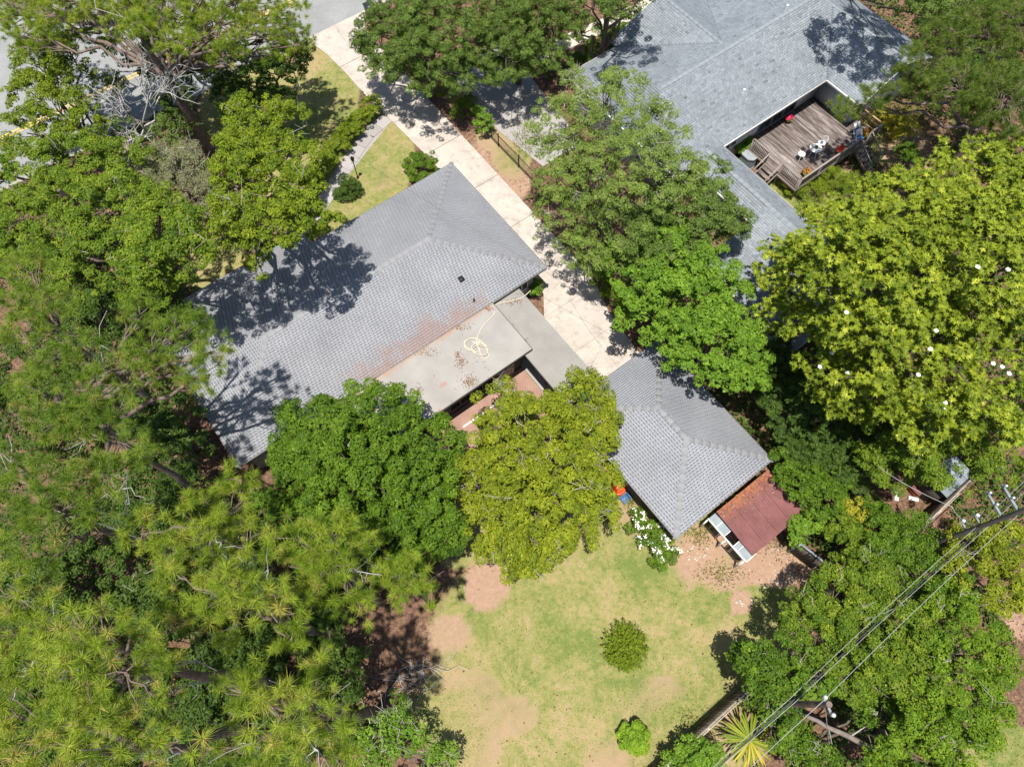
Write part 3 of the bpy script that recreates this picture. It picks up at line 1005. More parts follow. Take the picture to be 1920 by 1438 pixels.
# ------------------------------------------------------------------ garage
gar = Thing('garage', 'square detached garage with grey hip roof beside the back lawn', 'garage', W(13.6, -5.1))
U0, U1, V0, V1 = 10.4, 16.85, -9.33, -0.93
ZE, ZR = 2.6, 3.95
HW = (U1 - U0) / 2
UM = (U0 + U1) / 2
RA, RB = W(UM, V0 + HW, ZR), W(UM, V1 - HW, ZR)
C = {k: W(u, v, ZE) for k, (u, v) in {'L': (U0, V0), 'T': (U1, V0), 'R': (U1, V1), 'B': (U0, V1)}.items()}
tabs, base = MB(), MB()
roof_face(tabs, base, C['L'], C['B'], [RB, RA], 'dots')
roof_face(tabs, base, C['R'], C['T'], [RA, RB], 'dots')
roof_face(tabs, base, C['B'], C['R'], [RB], 'dots')
roof_face(tabs, base, C['T'], C['L'], [RA], 'dots')
rf = gar.part('roof', base, 'shingle_garage')
gar.part('shingles', tabs, 'shingle_garage', parent=rf, kind='stuff')
for p, q in ((C['R'], RB), (C['T'], RA), (C['L'], RA), (C['B'], RB), (RA, RB)):
    caps(gar, p, q, 'cap')
gar.part('soffit', MB().box(W(UM, (V0 + V1) / 2, ZE - .17), (U1 - U0 - .1, V1 - V0 - .1, .03)), 'soffit')
fascia(gar, [C['L'], C['B'], C['R'], C['T'], C['L']])
a0, a1, b0, b1 = U0 + .45, U1 - .45, V0 + .45, V1 - .45
wall(gar, a0, b0, a0, b1, 0, ZE - .18, 'wall_dark')  # eave shade put into the colour: darker than the other garage walls
wall(gar, a1, b0, a1, b1, 0, ZE - .18, 'wall_green')
wall(gar, a0 + .09, b1, a1 - .09, b1, 0, ZE - .18, 'wall_green')
wall(gar, a0 + .09, b0, a1 - .09, b0, 0, ZE - .18, 'wall_green')
gd = gar.part('garage_door', MB().box(W(14.9, b0 - .1, 1.1), (2.9, .06, 2.2)), 'white')
for k in range(4):
    gar.part('door_panel', MB().box(W(14.9, b0 - .14, .3 + k * .54), (2.8, .03, .48)), 'white', parent=gd)
window(gar, a0 - .08, -5.0, 1.5, 1.0, 1.0, along='v', face=-1, panes=2)

# rusty lean-to
mr = Thing('carport', 'rust red corrugated metal carport roof behind the garage', 'carport', W(14.7, .6))
QU0, QU1, QV0, QV1 = 12.9, 16.43, -.72, 1.85
slope = lambda v: 2.35 - .1 * (v - QV0)
nrib = 24
for half, (va, vb2, dz) in enumerate(((QV0, .72, .0), (.66, QV1, -.022))):
    for s_ in range(4):
        mb = MB()
        ua, ub = QU0 + s_ * (QU1 - QU0) / 4 + .004, QU0 + (s_ + 1) * (QU1 - QU0) / 4 - .004
        n = 25
        us = np.linspace(ua, ub, n)
        hs = np.array([.028 if i % 4 == 2 else (.02 if i % 4 in (1, 3) else 0) for i in range(n)])
        top = [W(u, va, slope(va) + h + dz) for u, h in zip(us, hs)]
        bot = [W(u, vb2, slope(vb2) + h + dz) for u, h in zip(us, hs)]
        mb.add(top + bot, [(i, i + n, i + n + 1, i + 1) for i in range(n - 1)])
        mr.part('roof_sheet', mb, 'rust')
for v in (QV0 + .1, .55, QV1 - .1):
    mr.part('rafter', MB().bar(W(QU0 + .02, v, slope(v) - .08), W(QU1 - .02, v, slope(v) - .08), .06, .12), 'fence')
for u in (QU0 + .1, QU1 - .1):
    for v in (QV0 + .15, QV1 - .15):
        mr.part('post', MB().box(W(u, v, 1.05), (.1, .1, 2.1)), 'fence')
# pale lean-to bench of sheets along the carport side
sr = Thing('side_shelter', 'narrow shelter of pale grey sheets with white edge beside the carport', 'shelter', W(12.7, .6))
sr.part('edge_board', MB().bar(W(12.52, -.75, 1.83), W(12.52, 1.86, 1.83), .05, .16), 'white')
sr.part('end_board', MB().bar(W(12.55, 1.88, 1.83), W(13.2, 1.88, 1.83), .04, .12), 'white')
for v in (-.7, .55, 1.8):
    sr.part('post', MB().box(W(12.53, v, .87), (.08, .08, 1.74)), 'white')
for i, (va, vb2) in enumerate(((-.72, -.22), (-.16, .32), (1.02, 1.22), (1.3, 1.84))):
    mb = MB()
    n = 9
    vv = np.linspace(va, vb2, n)
    hs = [.02 * (k % 2) for k in range(n)]
    mb.add([W(12.56, v, 1.84 + h) for v, h in zip(vv, hs)] + [W(13.1, v, 1.98 + h) for v, h in zip(vv, hs)], [(k, k + n, k + n + 1, k + 1) for k in range(n - 1)])
    sr.part('sheet', mb, 'metal_pale')
for v in (-.19, .36, .98, 1.26):
    sr.part('rafter', MB().bar(W(12.56, v, 1.8), W(13.1, v, 1.94), .05, .05), 'white')

# ------------------------------------------------------------------ neighbour's house
nei = Thing('neighbour_house', 'large house with pale blue grey shingled roof around a wooden deck', 'house', W(34, -20))
tabs, base = MB(), MB()
ZE = 3.2
fr, br = -16.6, -26.8           # eaves
rv, rz = -21.1, 5.05            # ridge
# main block
vz = ZE + (rz - ZE) / (fr - rv) * 3.5          # height of the right block's ridge
bv = br + (vz - ZE) / (rz - ZE) * (rv - br)     # where the back slope meets it
roof_face(tabs, base, W(28.45, fr, ZE), W(37.4, fr, ZE), [W(40.9, fr - 3.5, vz), W(40.2, rv, rz), W(26.9, rv, rz)], 'streak')
roof_face(tabs, base, W(37.4, br, ZE), W(24.5, br, ZE), [W(26.9, rv, rz), W(40.2, rv, rz), W(40.9, bv, vz)], 'streak')
base.poly([W(40.9, fr - 3.5, vz), W(40.9, bv, vz), W(40.2, rv, rz)])
# left hip over the wing root
roof_face(tabs, base, W(24.5, br, ZE), W(24.5, fr, ZE), [W(26.9, rv, rz)], 'streak')
base.poly([W(24.5, fr, ZE), W(28.45, fr, ZE), W(26.9, rv, rz)])
roof_face(tabs, base, W(24.5, fr, ZE), W(28.45, fr, ZE), [W(26.9, rv, rz)], 'streak')
# cross gable towards the street
gz = 4.85
gv = br + (gz - ZE) / (rz - ZE) * (rv - br)
roof_face(tabs, base, W(28.6, -27.4, ZE), W(28.6, br, ZE), [W(32.6, gv, gz), W(32.6, -27.4, gz)], 'streak')
roof_face(tabs, base, W(36.6, br, ZE), W(36.6, -27.4, ZE), [W(32.6, -27.4, gz), W(32.6, gv, gz)], 'streak')
# right block running front to back
gz2 = vz
roof_face(tabs, base, W(37.4, fr, ZE), W(37.4, -13.85, ZE), [W(40.9, -13.85, gz2), W(40.9, fr - 3.5, gz2)], 'streak')
roof_face(tabs, base, W(44.4, -13.85, ZE), W(44.4, -31.0, ZE), [W(40.9, -31.0, gz2), W(40.9, -13.85, gz2)], 'streak')
roof_face(tabs, base, W(37.4, -31.0, ZE), W(37.4, br, ZE), [W(40.9, bv, gz2), W(40.9, -31.0, gz2)], 'streak')
# narrow wing and end block on the garden side
lz = 3.72
roof_face(tabs, base, W(28.4, -6.0, 3.15), W(28.4, -16.65, 3.15), [W(26.95, -16.65, lz), W(26.95, -6.0, lz)], 'streak')
roof_face(tabs, base, W(25.75, -16.65, 3.15), W(25.75, -11.6, 3.15), [W(26.95, -11.6, lz), W(26.95, -16.65, lz)], 'streak')
roof_face(tabs, base, W(22.0, -11.6, 2.55), W(22.0, -4.5, 2.55), [W(26.95, -4.5, lz - .002), W(26.95, -11.6, lz - .002)], 'streak')
roof_face(tabs, base, W(28.4, -4.5, 3.15), W(28.4, -6.0, 3.15), [W(26.95, -6.0, lz), W(26.95, -4.5, lz)], 'streak')
rf = nei.part('roof', base, 'shingle_blue')
nei.part('shingles', tabs, 'shingle_blue', parent=rf, kind='stuff')
caps(nei, W(26.9, rv, rz), W(40.2, rv, rz), 'cap_blue', w=.12)
caps(nei, W(32.6, -27.4, gz), W(32.6, gv, gz), 'cap_blue', w=.12)
caps(nei, W(40.9, -13.85, gz2), W(40.9, -30.9, gz2), 'cap_blue', w=.12)
caps(nei, W(26.95, -4.6, lz), W(26.95, -16.6, lz), 'cap_blue', w=.14)
fascia(nei, [W(28.42, fr + .02, ZE), W(37.4, fr + .02, ZE)], 'white', .2)
fascia(nei, [W(37.38, fr, ZE), W(37.38, -13.85, ZE)], 'white', .2)
fascia(nei, [W(28.42, fr, 3.15), W(28.42, -4.5, 3.15)], 'white', .16)
fascia(nei, [W(25.73, fr, 3.15), W(25.73, -11.6, 3.15)], 'white', .16)
fascia(nei, [W(21.98, -11.6, 2.55), W(21.98, -4.5, 2.55), W(26.95, -4.48, lz), W(28.4, -4.48, 3.15)], 'white', .16)
fascia(nei, [W(24.5, br - .02, ZE), W(28.6, br - .02, ZE)], 'white', .16)
fascia(nei, [W(24.48, br, ZE), W(24.48, fr, ZE)], 'white', .16)
fascia(nei, [W(28.6, -27.42, ZE), W(32.6, -27.42, gz), W(36.6, -27.42, ZE)], 'white', .16)
fascia(nei, [W(37.4, -13.83, ZE), W(40.9, -13.83, gz2), W(44.4, -13.83, ZE)], 'white', .16)
wl = -17.25
wall(nei, 28.0, wl, 38.1, wl, 0, ZE - .1, 'wall_white')
wall(nei, 38.1, wl + .09, 38.1, -14.3, 0, ZE - .1, 'wall_white')
wall(nei, 38.1, -14.3, 43.9, -14.3, 0, ZE - .1, 'wall_white')
wall(nei, 43.9, -14.4, 43.9, -30.5, 0, ZE - .1, 'wall_white')
wall(nei, 27.9, wl + .09, 27.9, -4.9, 0, 3.0, 'wall_white')
wall(nei, 22.5, -11.2, 22.5, -4.9, 0, 2.45, 'wall_white')
wall(nei, 22.6, -4.9, 27.8, -4.9, 0, 2.45, 'wall_white')
wall(nei, 26.2, -17, 26.2, -11.3, 0, 3.0, 'wall_white')
wall(nei, 22.6, -11.2, 26.1, -11.2, 0, 2.45, 'wall_white')
wall(nei, 25.0, -26.2, 25.0, -17.1, 0, 3.0, 'wall_white')
wall(nei, 25.1, -26.2, 29.0, -26.2, 0, 3.0, 'wall_white')
wall(nei, 29.0, -26.9, 37.3, -26.9, 0, 3.0, 'wall_white')
nei.part('gable_wall', MB().poly([W(28.9, -27.0, 3.0), W(36.3, -27.0, 3.0), W(32.6, -27.0, 4.7)]), 'wall_white')
wall(nei, 38.0, -30.6, 43.8, -30.6, 0, 3.0, 'wall_white')
wall(nei, 38.0, -30.5, 38.0, -27.0, 0, 3.0, 'wall_white')
wall(nei, 25.1, -17.0, 26.1, -17.0, 0, 3.0, 'wall_white')
sd = window(nei, 34.3, wl + .08, 2.08, 3.4, 2.1, frame='metal_grey', panes=3, name='sliding_door')
window(nei, 30.0, wl + .08, 2.0, 1.2, 1.1, panes=2)
for px, py, z, nm, lb, h in ((1394, 174, 3.9, 'vent_pipe', 'white vent pipe midway down the blue grey roof', .25), (1471, 26, 5.05, 'vent_pipe', 'tall white vent pipe on the ridge of the blue grey roof', .6), (1534, 88, 4.2, 'vent_pipe', 'small dull vent pipe above the deck on the blue grey roof', .15)):
    p = at(px, py, z)
    t = Thing(nm, lb, 'vent pipe', p)
    t.part('pipe', MB().tube([p - ZX * .25, p + ZX * h], .075, 10), 'white_plastic' if h > .2 else 'metal_grey')
    t.part('collar', MB().lathe(p - ZX * .12, [(.2, -.08), (.16, .06), (.08, .1)], 10), 'metal_grey')

# ------------------------------------------------------------------ deck
DZ = 1.0
deck = Thing('wooden_deck', 'weathered brown timber deck with railing behind the blue grey roofed house', 'deck', W(35, -14.8))
DU0, DU1, DV0, DV1 = 31.4, 38.9, -17.15, -12.45
bw = .14
nb = int((DU1 - DU0) / bw)
bm = [MB().box((0, 0, 0), (bw - .012, DV1 - DV0, .035), tone=t).mesh('deck_board', 'deckwood') for t in (.1, .3, .5, .7, .9)]
for i in range(nb):
    v0 = DV0
    u = DU0 + (i + .5) * bw
    m_ = random.choice(bm)
    if u > 37.95:                       # boards in front of the right wing stop at its wall
        ln = DV1 - (-14.2)
        m_ = MB().box((0, 0, 0), (bw - .012, ln, .035), tone=random.random()).mesh('deck_board', 'deckwood')
        deck.piece('deck_board', m_, W(u, DV1 - ln / 2, DZ + random.uniform(0, .006)))
        continue
    deck.piece('deck_board', m_, W(u, (DV0 + DV1) / 2, DZ + random.uniform(0, .006)))
for v in (DV0 + .3, -15.6, -14, DV1 - .03):
    deck.part('joist', MB().box(W((DU0 + min(DU1, 38.0)) / 2 if v < -14.3 else (DU0 + DU1) / 2, v, DZ - .14), ((min(DU1, 38.0) if v < -14.3 else DU1) - DU0 - .02, .05, .22)), 'rail')
deck.part('rim_board', MB().box(W(DU0 - .02, (DV0 + DV1) / 2, DZ - .1), (.035, DV1 - DV0, .22)), 'rail')


def railing(p0, p1, mat='rail', gap=.115, h=.9, post0=True, post1=True, zb=DZ, bal=.04):
    p0, p1 = np.asarray(p0, float), np.asarray(p1, float)
    L = np.linalg.norm(p1 - p0)
    d = (p1 - p0) / L
    n = max(1, round(L / 1.8))
    deck.part('top_rail', MB().bar(p0 + ZX * h, p1 + ZX * h, .11, .04, .9), mat)
    deck.part('bottom_rail', MB().bar(p0 + ZX * .1, p1 + ZX * .1, .05, .06, .6), mat)
    for i in range(n + 1):
        if (i == 0 and not post0) or (i == n and not post1):
            continue
        deck.part('post', MB().box(p0 + d * L * i / n + ZX * (h - zb - .03) / 2, (.09, .09, h + zb - .03), (d, np.cross(ZX, d), ZX)), mat)
    me = MB().box((0, 0, 0), (bal, .035, h - .16), (d, np.cross(ZX, d), ZX), tone=.3).mesh('baluster', M(mat))
    for i in range(1, int(L / gap)):
        deck.piece('baluster', me, p0 + d * (i * gap) + ZX * (.13 + (h - .16) / 2))


R0 = W(DU0, DV1, DZ)
railing(W(DU0 + .05, DV1 - .03, DZ), W(36.75, DV1 - .03, DZ))
railing(W(37.85, DV1 - .03, DZ), W(DU1 - .05, DV1 - .03, DZ))
railing(W(DU1 - .05, DV1 - .12, DZ), W(DU1 - .05, -14.1, DZ), 'newwood', post0=False)
railing(W(DU0 + .05, DV1 - .14, DZ), W(DU0 + .05, -14.0, DZ), post0=False)
railing(W(DU0 + .05, -15.15, DZ), W(DU0 + .05, -16.5, DZ))
# front steps at the right, treads towards the garden
stm = MB().box((0, 0, 0), (1.0, .27, .04), tone=.7).mesh('tread', 'rail')
for k in range(5):
    deck.piece('tread', stm, W(37.3, DV1 + .18 + k * .27, DZ - .17 * (k + 1) + .02))
for u in (36.77, 37.83):
    deck.part('stringer', MB().bar(W(u, DV1, DZ - .1), W(u, DV1 + 1.45, .06), .04, .22), 'rail')
    deck.part('handrail', MB().bar(W(u, DV1, DZ + .88), W(u, DV1 + 1.45, .95), .08, .04, .9), 'rail')
    deck.part('post', MB().box(W(u, DV1 + 1.4, .47), (.08, .08, .94)), 'rail')
    for k in range(9):
        deck.part('baluster', MB().box(W(u, DV1 + .1 + k * .15, .55 + (1 - (.1 + k * .15) / 1.45) * .8), (.03, .03, .75)), 'rail')
# side steps at the left
stm = MB().box((0, 0, 0), (.28, .95, .04), tone=.6).mesh('tread', 'deckwood')
for k in range(5):
    deck.piece('tread', stm, W(DU0 - .18 - k * .28, -14.57, DZ - .17 * (k + 1) + .02))
for v in (-15.1, -14.05):
    deck.part('stringer', MB().bar(W(DU0, v, DZ - .1), W(DU0 - 1.5, v, .06), .04, .22), 'rail')
    deck.part('handrail', MB().bar(W(DU0, v, DZ + .88), W(DU0 - 1.3, v, 1.05), .09, .04, .9), 'rail')
    deck.part('post', MB().box(W(DU0 - 1.3, v, .52), (.08, .08, 1.04)), 'rail')

# deck furniture
tp = at(1530, 278, DZ + .72); tp[2] = DZ + .02
tb = Thing('patio_table', 'round white wire patio table with centre vase on the deck', 'table', tp)
tb.part('tabletop', MB().lathe(tp, [(0, .69), (.38, .69), (.40, .705), (.38, .72), (.3, .722), (.3, .712), (0, .712)], 24), 'white_plastic')
for k in range(4):
    a = k * math.pi / 2 + .4
    d = np.array([math.cos(a), math.sin(a), 0])
    tb.part('leg', MB().tube([tp + d * .12 + ZX * .69, tp + d * .2 + ZX * .35, tp + d * .34], .016, 6), 'white_plastic')
pz = Thing('table_plant', 'small dark green plant in the middle of the white patio table', 'plant', tp + ZX * .722)
pz.part('pot', MB().lathe(tp + ZX * .722, [(0, 0), (.07, 0), (.09, .1), (0, .1)], 10), 'black')


def chair(px, py, face, label):
    p = at(px, py, DZ + .45); p[2] = DZ + .02
    c = Thing('patio_chair', label, 'chair', p, 'white chairs on the deck')
    f = np.array([math.cos(face), math.sin(face), 0]); s = np.cross(ZX, f)
    c.part('seat', MB().lathe(p, [(0, .42), (.22, .42), (.235, .435), (.22, .45), (0, .455)], 20), 'white_plastic')
    for a, b in ((1, 1), (1, -1), (-1, 1), (-1, -1)):
        c.part('leg', MB().tube([p + f * .15 * a + s * .15 * b + ZX * .42, p + f * .22 * a + s * .22 * b], .014, 6), 'white_plastic')
    arc = [p - f * .2 * math.cos(t) + s * .22 * math.sin(t) + ZX * (.86 if abs(t) < .01 else .86 - .12 * abs(t)) - f * .06 for t in np.linspace(-1.2, 1.2, 9)]
    c.part('back_frame', MB().tube(np.array(arc), .016, 6), 'white_plastic')
    for t in np.linspace(-1.1, 1.1, 7):
        q = p - f * .2 * math.cos(t) + s * .22 * math.sin(t)
        c.part('back_rod', MB().tube([q + ZX * .44, q - f * .06 + ZX * (.86 - .12 * abs(t))], .008, 5), 'white_plastic')


chair(1503, 289, 0.4, 'white round-seated patio chair left of the white table')
chair(1541, 268, 3.6, 'white round-seated patio chair right behind the white table')


def petals(center, n, r, size, mat_tone=0.5, seed=1, squash=.6):
    rng = np.random.default_rng(seed)
    d = rng.normal(size=(n, 3)); d[:, 2] = np.abs(d[:, 2]); d /= np.linalg.norm(d, axis=1)[:, None]
    c = np.asarray(center) + d * np.array([r, r, r * squash]) * rng.uniform(.5, 1, (n, 1))
    mb = MB()
    leaf_quads(mb, c, d + rng.normal(0, .35, (n, 3)) + ZX * .5, size, size * .8, rng.random(n), rng)
    return mb


def leaf_quads(mb, C_, N_, ln, wd, tone, rng, dirs=None):
    """One folded four-cornered leaf per centre."""
    n = len(C_)
    N_ = N_ / (np.linalg.norm(N_, axis=1)[:, None] + 1e-9)
    r = rng.normal(size=(n, 3)) if dirs is None else dirs
    t = r - (r * N_).sum(1)[:, None] * N_
    t /= np.linalg.norm(t, axis=1)[:, None] + 1e-9
    b = np.cross(N_, t)
    L = (ln * rng.uniform(.7, 1.25, n))[:, None]
    Wd = (wd * rng.uniform(.7, 1.25, n))[:, None]
    v = np.stack([C_ - t * L * .5, C_ + b * Wd * .5 + N_ * Wd * .18 + t * L * .05, C_ + t * L * .5 - N_ * L * .08, C_ - b * Wd * .5 + N_ * Wd * .18 + t * L * .05], 1)
    f = np.arange(n)[:, None] * 4 + np.array([[0, 3, 2, 1]])
    mb.add(v.reshape(-1, 3), f, tone)


def leaf_tris(mb, C_, N_, ln, wd, tone, rng, dirs):
    """One small pointed leaf (a single face) per centre, for crowns seen from far away."""
    n = len(C_)
    N_ = N_ / (np.linalg.norm(N_, axis=1)[:, None] + 1e-9)
    t = dirs - (dirs * N_).sum(1)[:, None] * N_
    t /= np.linalg.norm(t, axis=1)[:, None] + 1e-9
    b = np.cross(N_, t)
    L = (ln * rng.uniform(.7, 1.3, n))[:, None]
    Wd = (wd * rng.uniform(.7, 1.3, n))[:, None]
    v = np.stack([C_ - t * L * .45 - b * Wd * .5, C_ - t * L * .35 + b * Wd * .5, C_ + t * L * .55 - N_ * L * .1], 1)
    mb.add(v.reshape(-1, 3), np.arange(n)[:, None] * 3 + np.array([[0, 1, 2]]), tone)


rng0 = np.random.default_rng(3)
pz.part('leaves', petals(tp + ZX * .82, 26, .12, .09, seed=5), 'lf_dark', kind='stuff')


def flowerpot(px, py, z, label, flower, r=.2, seed=1, n=110):
    p = at(px, py, z + .35); p[2] = z
    t = Thing('flower_pot', label, 'flower pot', p)
    t.part('pot', MB().lathe(p, [(0, 0), (r * .6, 0), (r * .85, .28), (r * .9, .3), (r * .75, .3), (0, .27)], 16), 'terracotta')
    t.part('leaves', petals(p + ZX * .3, 70, r * 1.35, .13, seed=seed + 50), 'lf_dense', kind='stuff')
    t.part('flowers', petals(p + ZX * .36, n, r * 1.5, .11, seed=seed), flower, kind='stuff')


flowerpot(1577, 281, DZ + .02, 'potted plant with bright red flowers near the front deck railing', 'redflower', .23, 1, 130)
flowerpot(1479, 221, DZ + .02, 'potted crimson flowers against the shaded house wall on the deck', 'pinkflower', .2, 2, 90)
flowerpot(1514, 323, DZ + .02, 'potted orange-brown plant in the front left corner of the deck', 'orangeflower', .24, 3, 60)
flowerpot(1623, 250, DZ + .02, 'terracotta pot of rusty foliage in the right corner of the deck', 'orangeflower', .26, 4, 60)

for px, py, lb, cu_ in ((1607, 246, 'folded white deck chair with dark cushion beside the rusty pot', 'navy'), (1611, 258, 'folded white deck chair with blue cushion by the deck steps', 'blue')):
    p = at(px, py, DZ + .4); p[2] = DZ + .02
    c = Thing('deck_chair', lb, 'chair', p, 'folding chairs on the deck')
    x, y = norm(np.array([.8, .5, 0])), norm(np.array([-.5, .8, 0]))
    for s in (-1, 1):
        c.part('frame', MB().tube([p + x * .25 * s - y * .25, p + x * .25 * s + y * .05 + ZX * .42, p + x * .25 * s + y * .3 + ZX * .85], .022, 6), 'white_plastic')
        c.part('leg', MB().tube([p + x * .22 * s + y * .25, p + x * .22 * s - y * .2 + ZX * .44], .022, 6), 'white_plastic')
    c.part('seat', MB().box(p + ZX * .43 - y * .03, (.44, .42, .06), (x, y, ZX)), cu_)
    c.part('backrest', MB().bar(p + y * .12 + ZX * .5, p + y * .3 + ZX * .84, .44, .05), 'white_plastic')

# air conditioner
p = at(1409, 286, 1.0)
p[2] = 0.0
ac = Thing('air_conditioner', 'square grey outdoor air conditioner in the notch beside the deck', 'air conditioner', p)
ac.part('base_pad', MB().box(p + ZX * .05, (1.05, 1.05, .1)), 'curb')
oc = lambda r, z: [p + np.array([r * math.cos(t + AZ), r * math.sin(t + AZ), z]) for t in (.5, 1.07, 2.07, 2.64, 3.64, 4.21, 5.21, 5.78)]
b_ = MB(); b_.slab(oc(.56, .82), .72); ac.part('casing', b_, 'metal_grey')
for k in range(6):
    b_ = MB(); b_.slab(oc(.58, .22 + k * .1), .03); ac.part('louvre', b_, 'metal_pale')
b_ = MB(); b_.slab(oc(.6, .93), .1); ac.part('lid', b_, 'lid_grey')
ac.part('fan_grille', MB().lathe(p + ZX * .932, [(.1, .012), (.3, .014), (.36, .0)], 20), 'metal_grey')

# stepping stone
p = at(1692, 256, .0)
st = Thing('stepping_stone', 'round pale carved stepping stone on the ground right of the deck', 'stone', p)
st.part('disc', MB().lathe(p, [(.34, 0), (.34, .05), (.31, .07), (.27, .055), (0, .055)], 24), 'stone')
st.part('inner_ring', MB().lathe(p, [(.2, .05), (.2, .075), (.15, .075), (.15, .05)], 20), 'stone')
st.part('centre_boss', MB().lathe(p, [(.07, .05), (.06, .08), (0, .085)], 12), 'stone')

# ------------------------------------------------------------------ fences, poles, small things
fn = Thing('board_fence', 'long dark timber boundary fence beside the lawn and thicket', 'fence', W(14, 6))
FV = 5.98
pk = [MB().box((0, 0, 0), (.138, .022, 1.7), tone=t).mesh('picket', 'fence') for t in (.05, .3, .55, .8, 1.0)]
for u in np.arange(-1.0, 10.5, .148):
    fn.piece('picket', random.choice(pk), W(u, FV - .05, .9 + random.uniform(-.015, .015)))
for u in np.arange(17.2, 26.6, .148):
    fn.piece('picket', random.choice(pk), W(u, FV - .05 - (u - 17) * .03, .9 + random.uniform(-.015, .015)))
for a, b, s in ((-1.1, 10.6, 0), (17.1, 26.7, .03)):
    fn.part('cap_rail', MB().bar(W(a, FV - s * (a - 17), 1.78), W(b, FV - s * (b - 17), 1.78), .05, .045), 'fence_top')
    fn.part('bottom_rail', MB().bar(W(a, FV - s * (a - 17) + .03, .35), W(b, FV + .03 - s * (b - 17), .35), .04, .09), 'fence_top')
    fn.part('middle_rail', MB().bar(W(a, FV - s * (a - 17) + .14, 1.45), W(b, FV + .14 - s * (b - 17), 1.45), .04, .06), 'fence_top')
    for u in np.arange(a + .1, b, 2.4):
        fn.part('post', MB().box(W(u, FV + .06 - s * (u - 17), .86), (.1, .1, 1.72)), 'fence_top')

gp = Thing('gate_panel', 'short dark board gate between the carport and the thicket', 'gate', W(15.4, 3.6))
for k in range(8):
    gp.part('board', MB().box(W(15.3 + k * .03, 3.0 + k * .155, .95), (.025, .148, 1.6)), 'fence')
gp.part('top_rail', MB().bar(W(15.28, 2.9, 1.78), W(15.55, 4.25, 1.78), .1, .05), 'metal_grey')
gp.part('post', MB().box(W(15.25, 2.86, .9), (.1, .1, 1.8)), 'metal_grey')

ir = Thing('iron_fence', 'low black iron picket fence along the planting strip by the driveway', 'fence', W(19.3, -26))
ipk = MB().tube([(0, 0, -.5), (0, 0, .5)], .012, 4).mesh('picket', 'black')
for v in np.arange(-29.2, -22.8, .12):
    ir.piece('picket', ipk, W(19.3, v, .55))
for z in (.18, .98):
    ir.part('rail', MB().bar(W(19.3, -29.3, z), W(19.3, -22.7, z), .03, .03), 'black')
for v in np.arange(-29.3, -22.6, 2.2):
    ir.part('post', MB().box(W(19.3, v, .58), (.06, .06, 1.16)), 'black')

# utility poles and wires
P1, P2 = at(1691, 1042), at(1411, 1319)
pl = Thing('utility_pole', 'tall dark wooden utility pole with pale crossarms at the right edge', 'utility pole', P1, 'utility poles')
pl.part('pole', MB().tube([P1, P1 + ZX * 5, P1 + ZX * 10.2], [.13, .115, .09], 12), 'pole')
ad = norm(at(1884, 947, 8.5) - at(1896, 967, 8.5))
for z in (8.0, 9.0):
    pl.part('crossarm', MB().bar(P1 + ZX * z + ad * .05, P1 + ZX * z + ad * 1.15, .08, .1), 'metal_pale')
    for s in (.55, 1.05):
        pl.part('insulator', MB().lathe(P1 + ZX * (z + .06) + ad * s, [(.03, 0), (.06, .05), (.035, .1), (.06, .14), (0, .19)], 8), 'white_plastic')
for z in (5.6, 6.6):
    pl.part('bracket', MB().bar(P1 + ZX * z + ad * .1, P1 + ZX * z + ad * .5, .06, .06), 'metal_pale')
    pl.part('insulator', MB().lathe(P1 + ZX * (z + .03) + ad * .45, [(.04, 0), (.1, .05), (.05, .1), (.09, .16), (0, .22)], 8), 'white_plastic')
pl2 = Thing('utility_pole', 'brown wooden utility pole rising out of the thicket by the palm', 'utility pole', P2, 'utility poles')
pl2.part('pole', MB().tube([P2, P2 + ZX * 4, P2 + ZX * 8.7], [.15, .13, .11], 12), 'bark_pine')
pl2.part('bracket', MB().bar(P2 + ZX * 8.5 + ad * -.4, P2 + ZX * 8.5 + ad * .3, .08, .08), 'metal_pale')
for s in (-.35, .25):
    pl2.part('insulator', MB().lathe(P2 + ZX * 8.54 + ad * s, [(.04, 0), (.08, .05), (.04, .1), (.08, .16), (0, .22)], 8), 'white_plastic')
pl2.part('guy_wire', MB().tube([P2 + ZX * 8.3, at(1556, 1405, .1)], .014, 5), 'wire')


def wire(label, pts, r, mat):
    pts = [np.asarray(p, float) for p in pts]
    out = []
    for a, b in zip(pts[:-1], pts[1:]):
        for t in np.linspace(0, 1, 14):
            p = a + (b - a) * t
            out.append(p - ZX * (.25 * 4 * t * (1 - t)))
    solo('overhead_wire', label, 'wire', MB().tube(np.array(out), r, 5), mat, pts[0], 'overhead wires over the thicket')


def ext(a, b, t):
    return a + (b - a) * t


B1, B2 = at(1917, 958, 8.6), at(1542, 1315, 8.6)
wire('outer pale power wire, lowest of the overhead wires across the thicket', [ext(B2, B1, 1.8), B1, B2, ext(B1, B2, 1.9)], .009, 'wire')
A1, A2 = at(1824, 994, 6.4), at(1478, 1312, 6.4)
wire('upper pale power wire nearest the lawn', [ext(A2, A1, 1.9), A1, A2, ext(A1, A2, 1.9)], .009, 'wire')
A1b, A2b = at(1850, 990, 6.0), at(1492, 1315, 6.0)
wire('pale middle wire beside the dark telephone cable', [ext(A2b, A1b, 1.9), A1b, A2b, ext(A1b, A2b, 1.9)], .009, 'wire')
A1c, A2c = at(1838, 993, 5.6), at(1486, 1314, 5.6)
wire('thick dark telephone cable between two pale wires', [ext(A2c, A1c, 1.9), A1c, A2c, ext(A1c, A2c, 1.9)], .028, 'wire_dark')
wire('thin service wire crossing from the pole towards the magnolia', [P1 + ZX * 6.3, at(1785, 950, 5.5), at(1640, 870, 5)], .012, 'wire')
wire('service wire running over the driveway to the garage corner', [at(1234, 640, 2.75), at(1010, 500, 4.2), at(600, 250, 6.5)], .008, 'wire_dark')

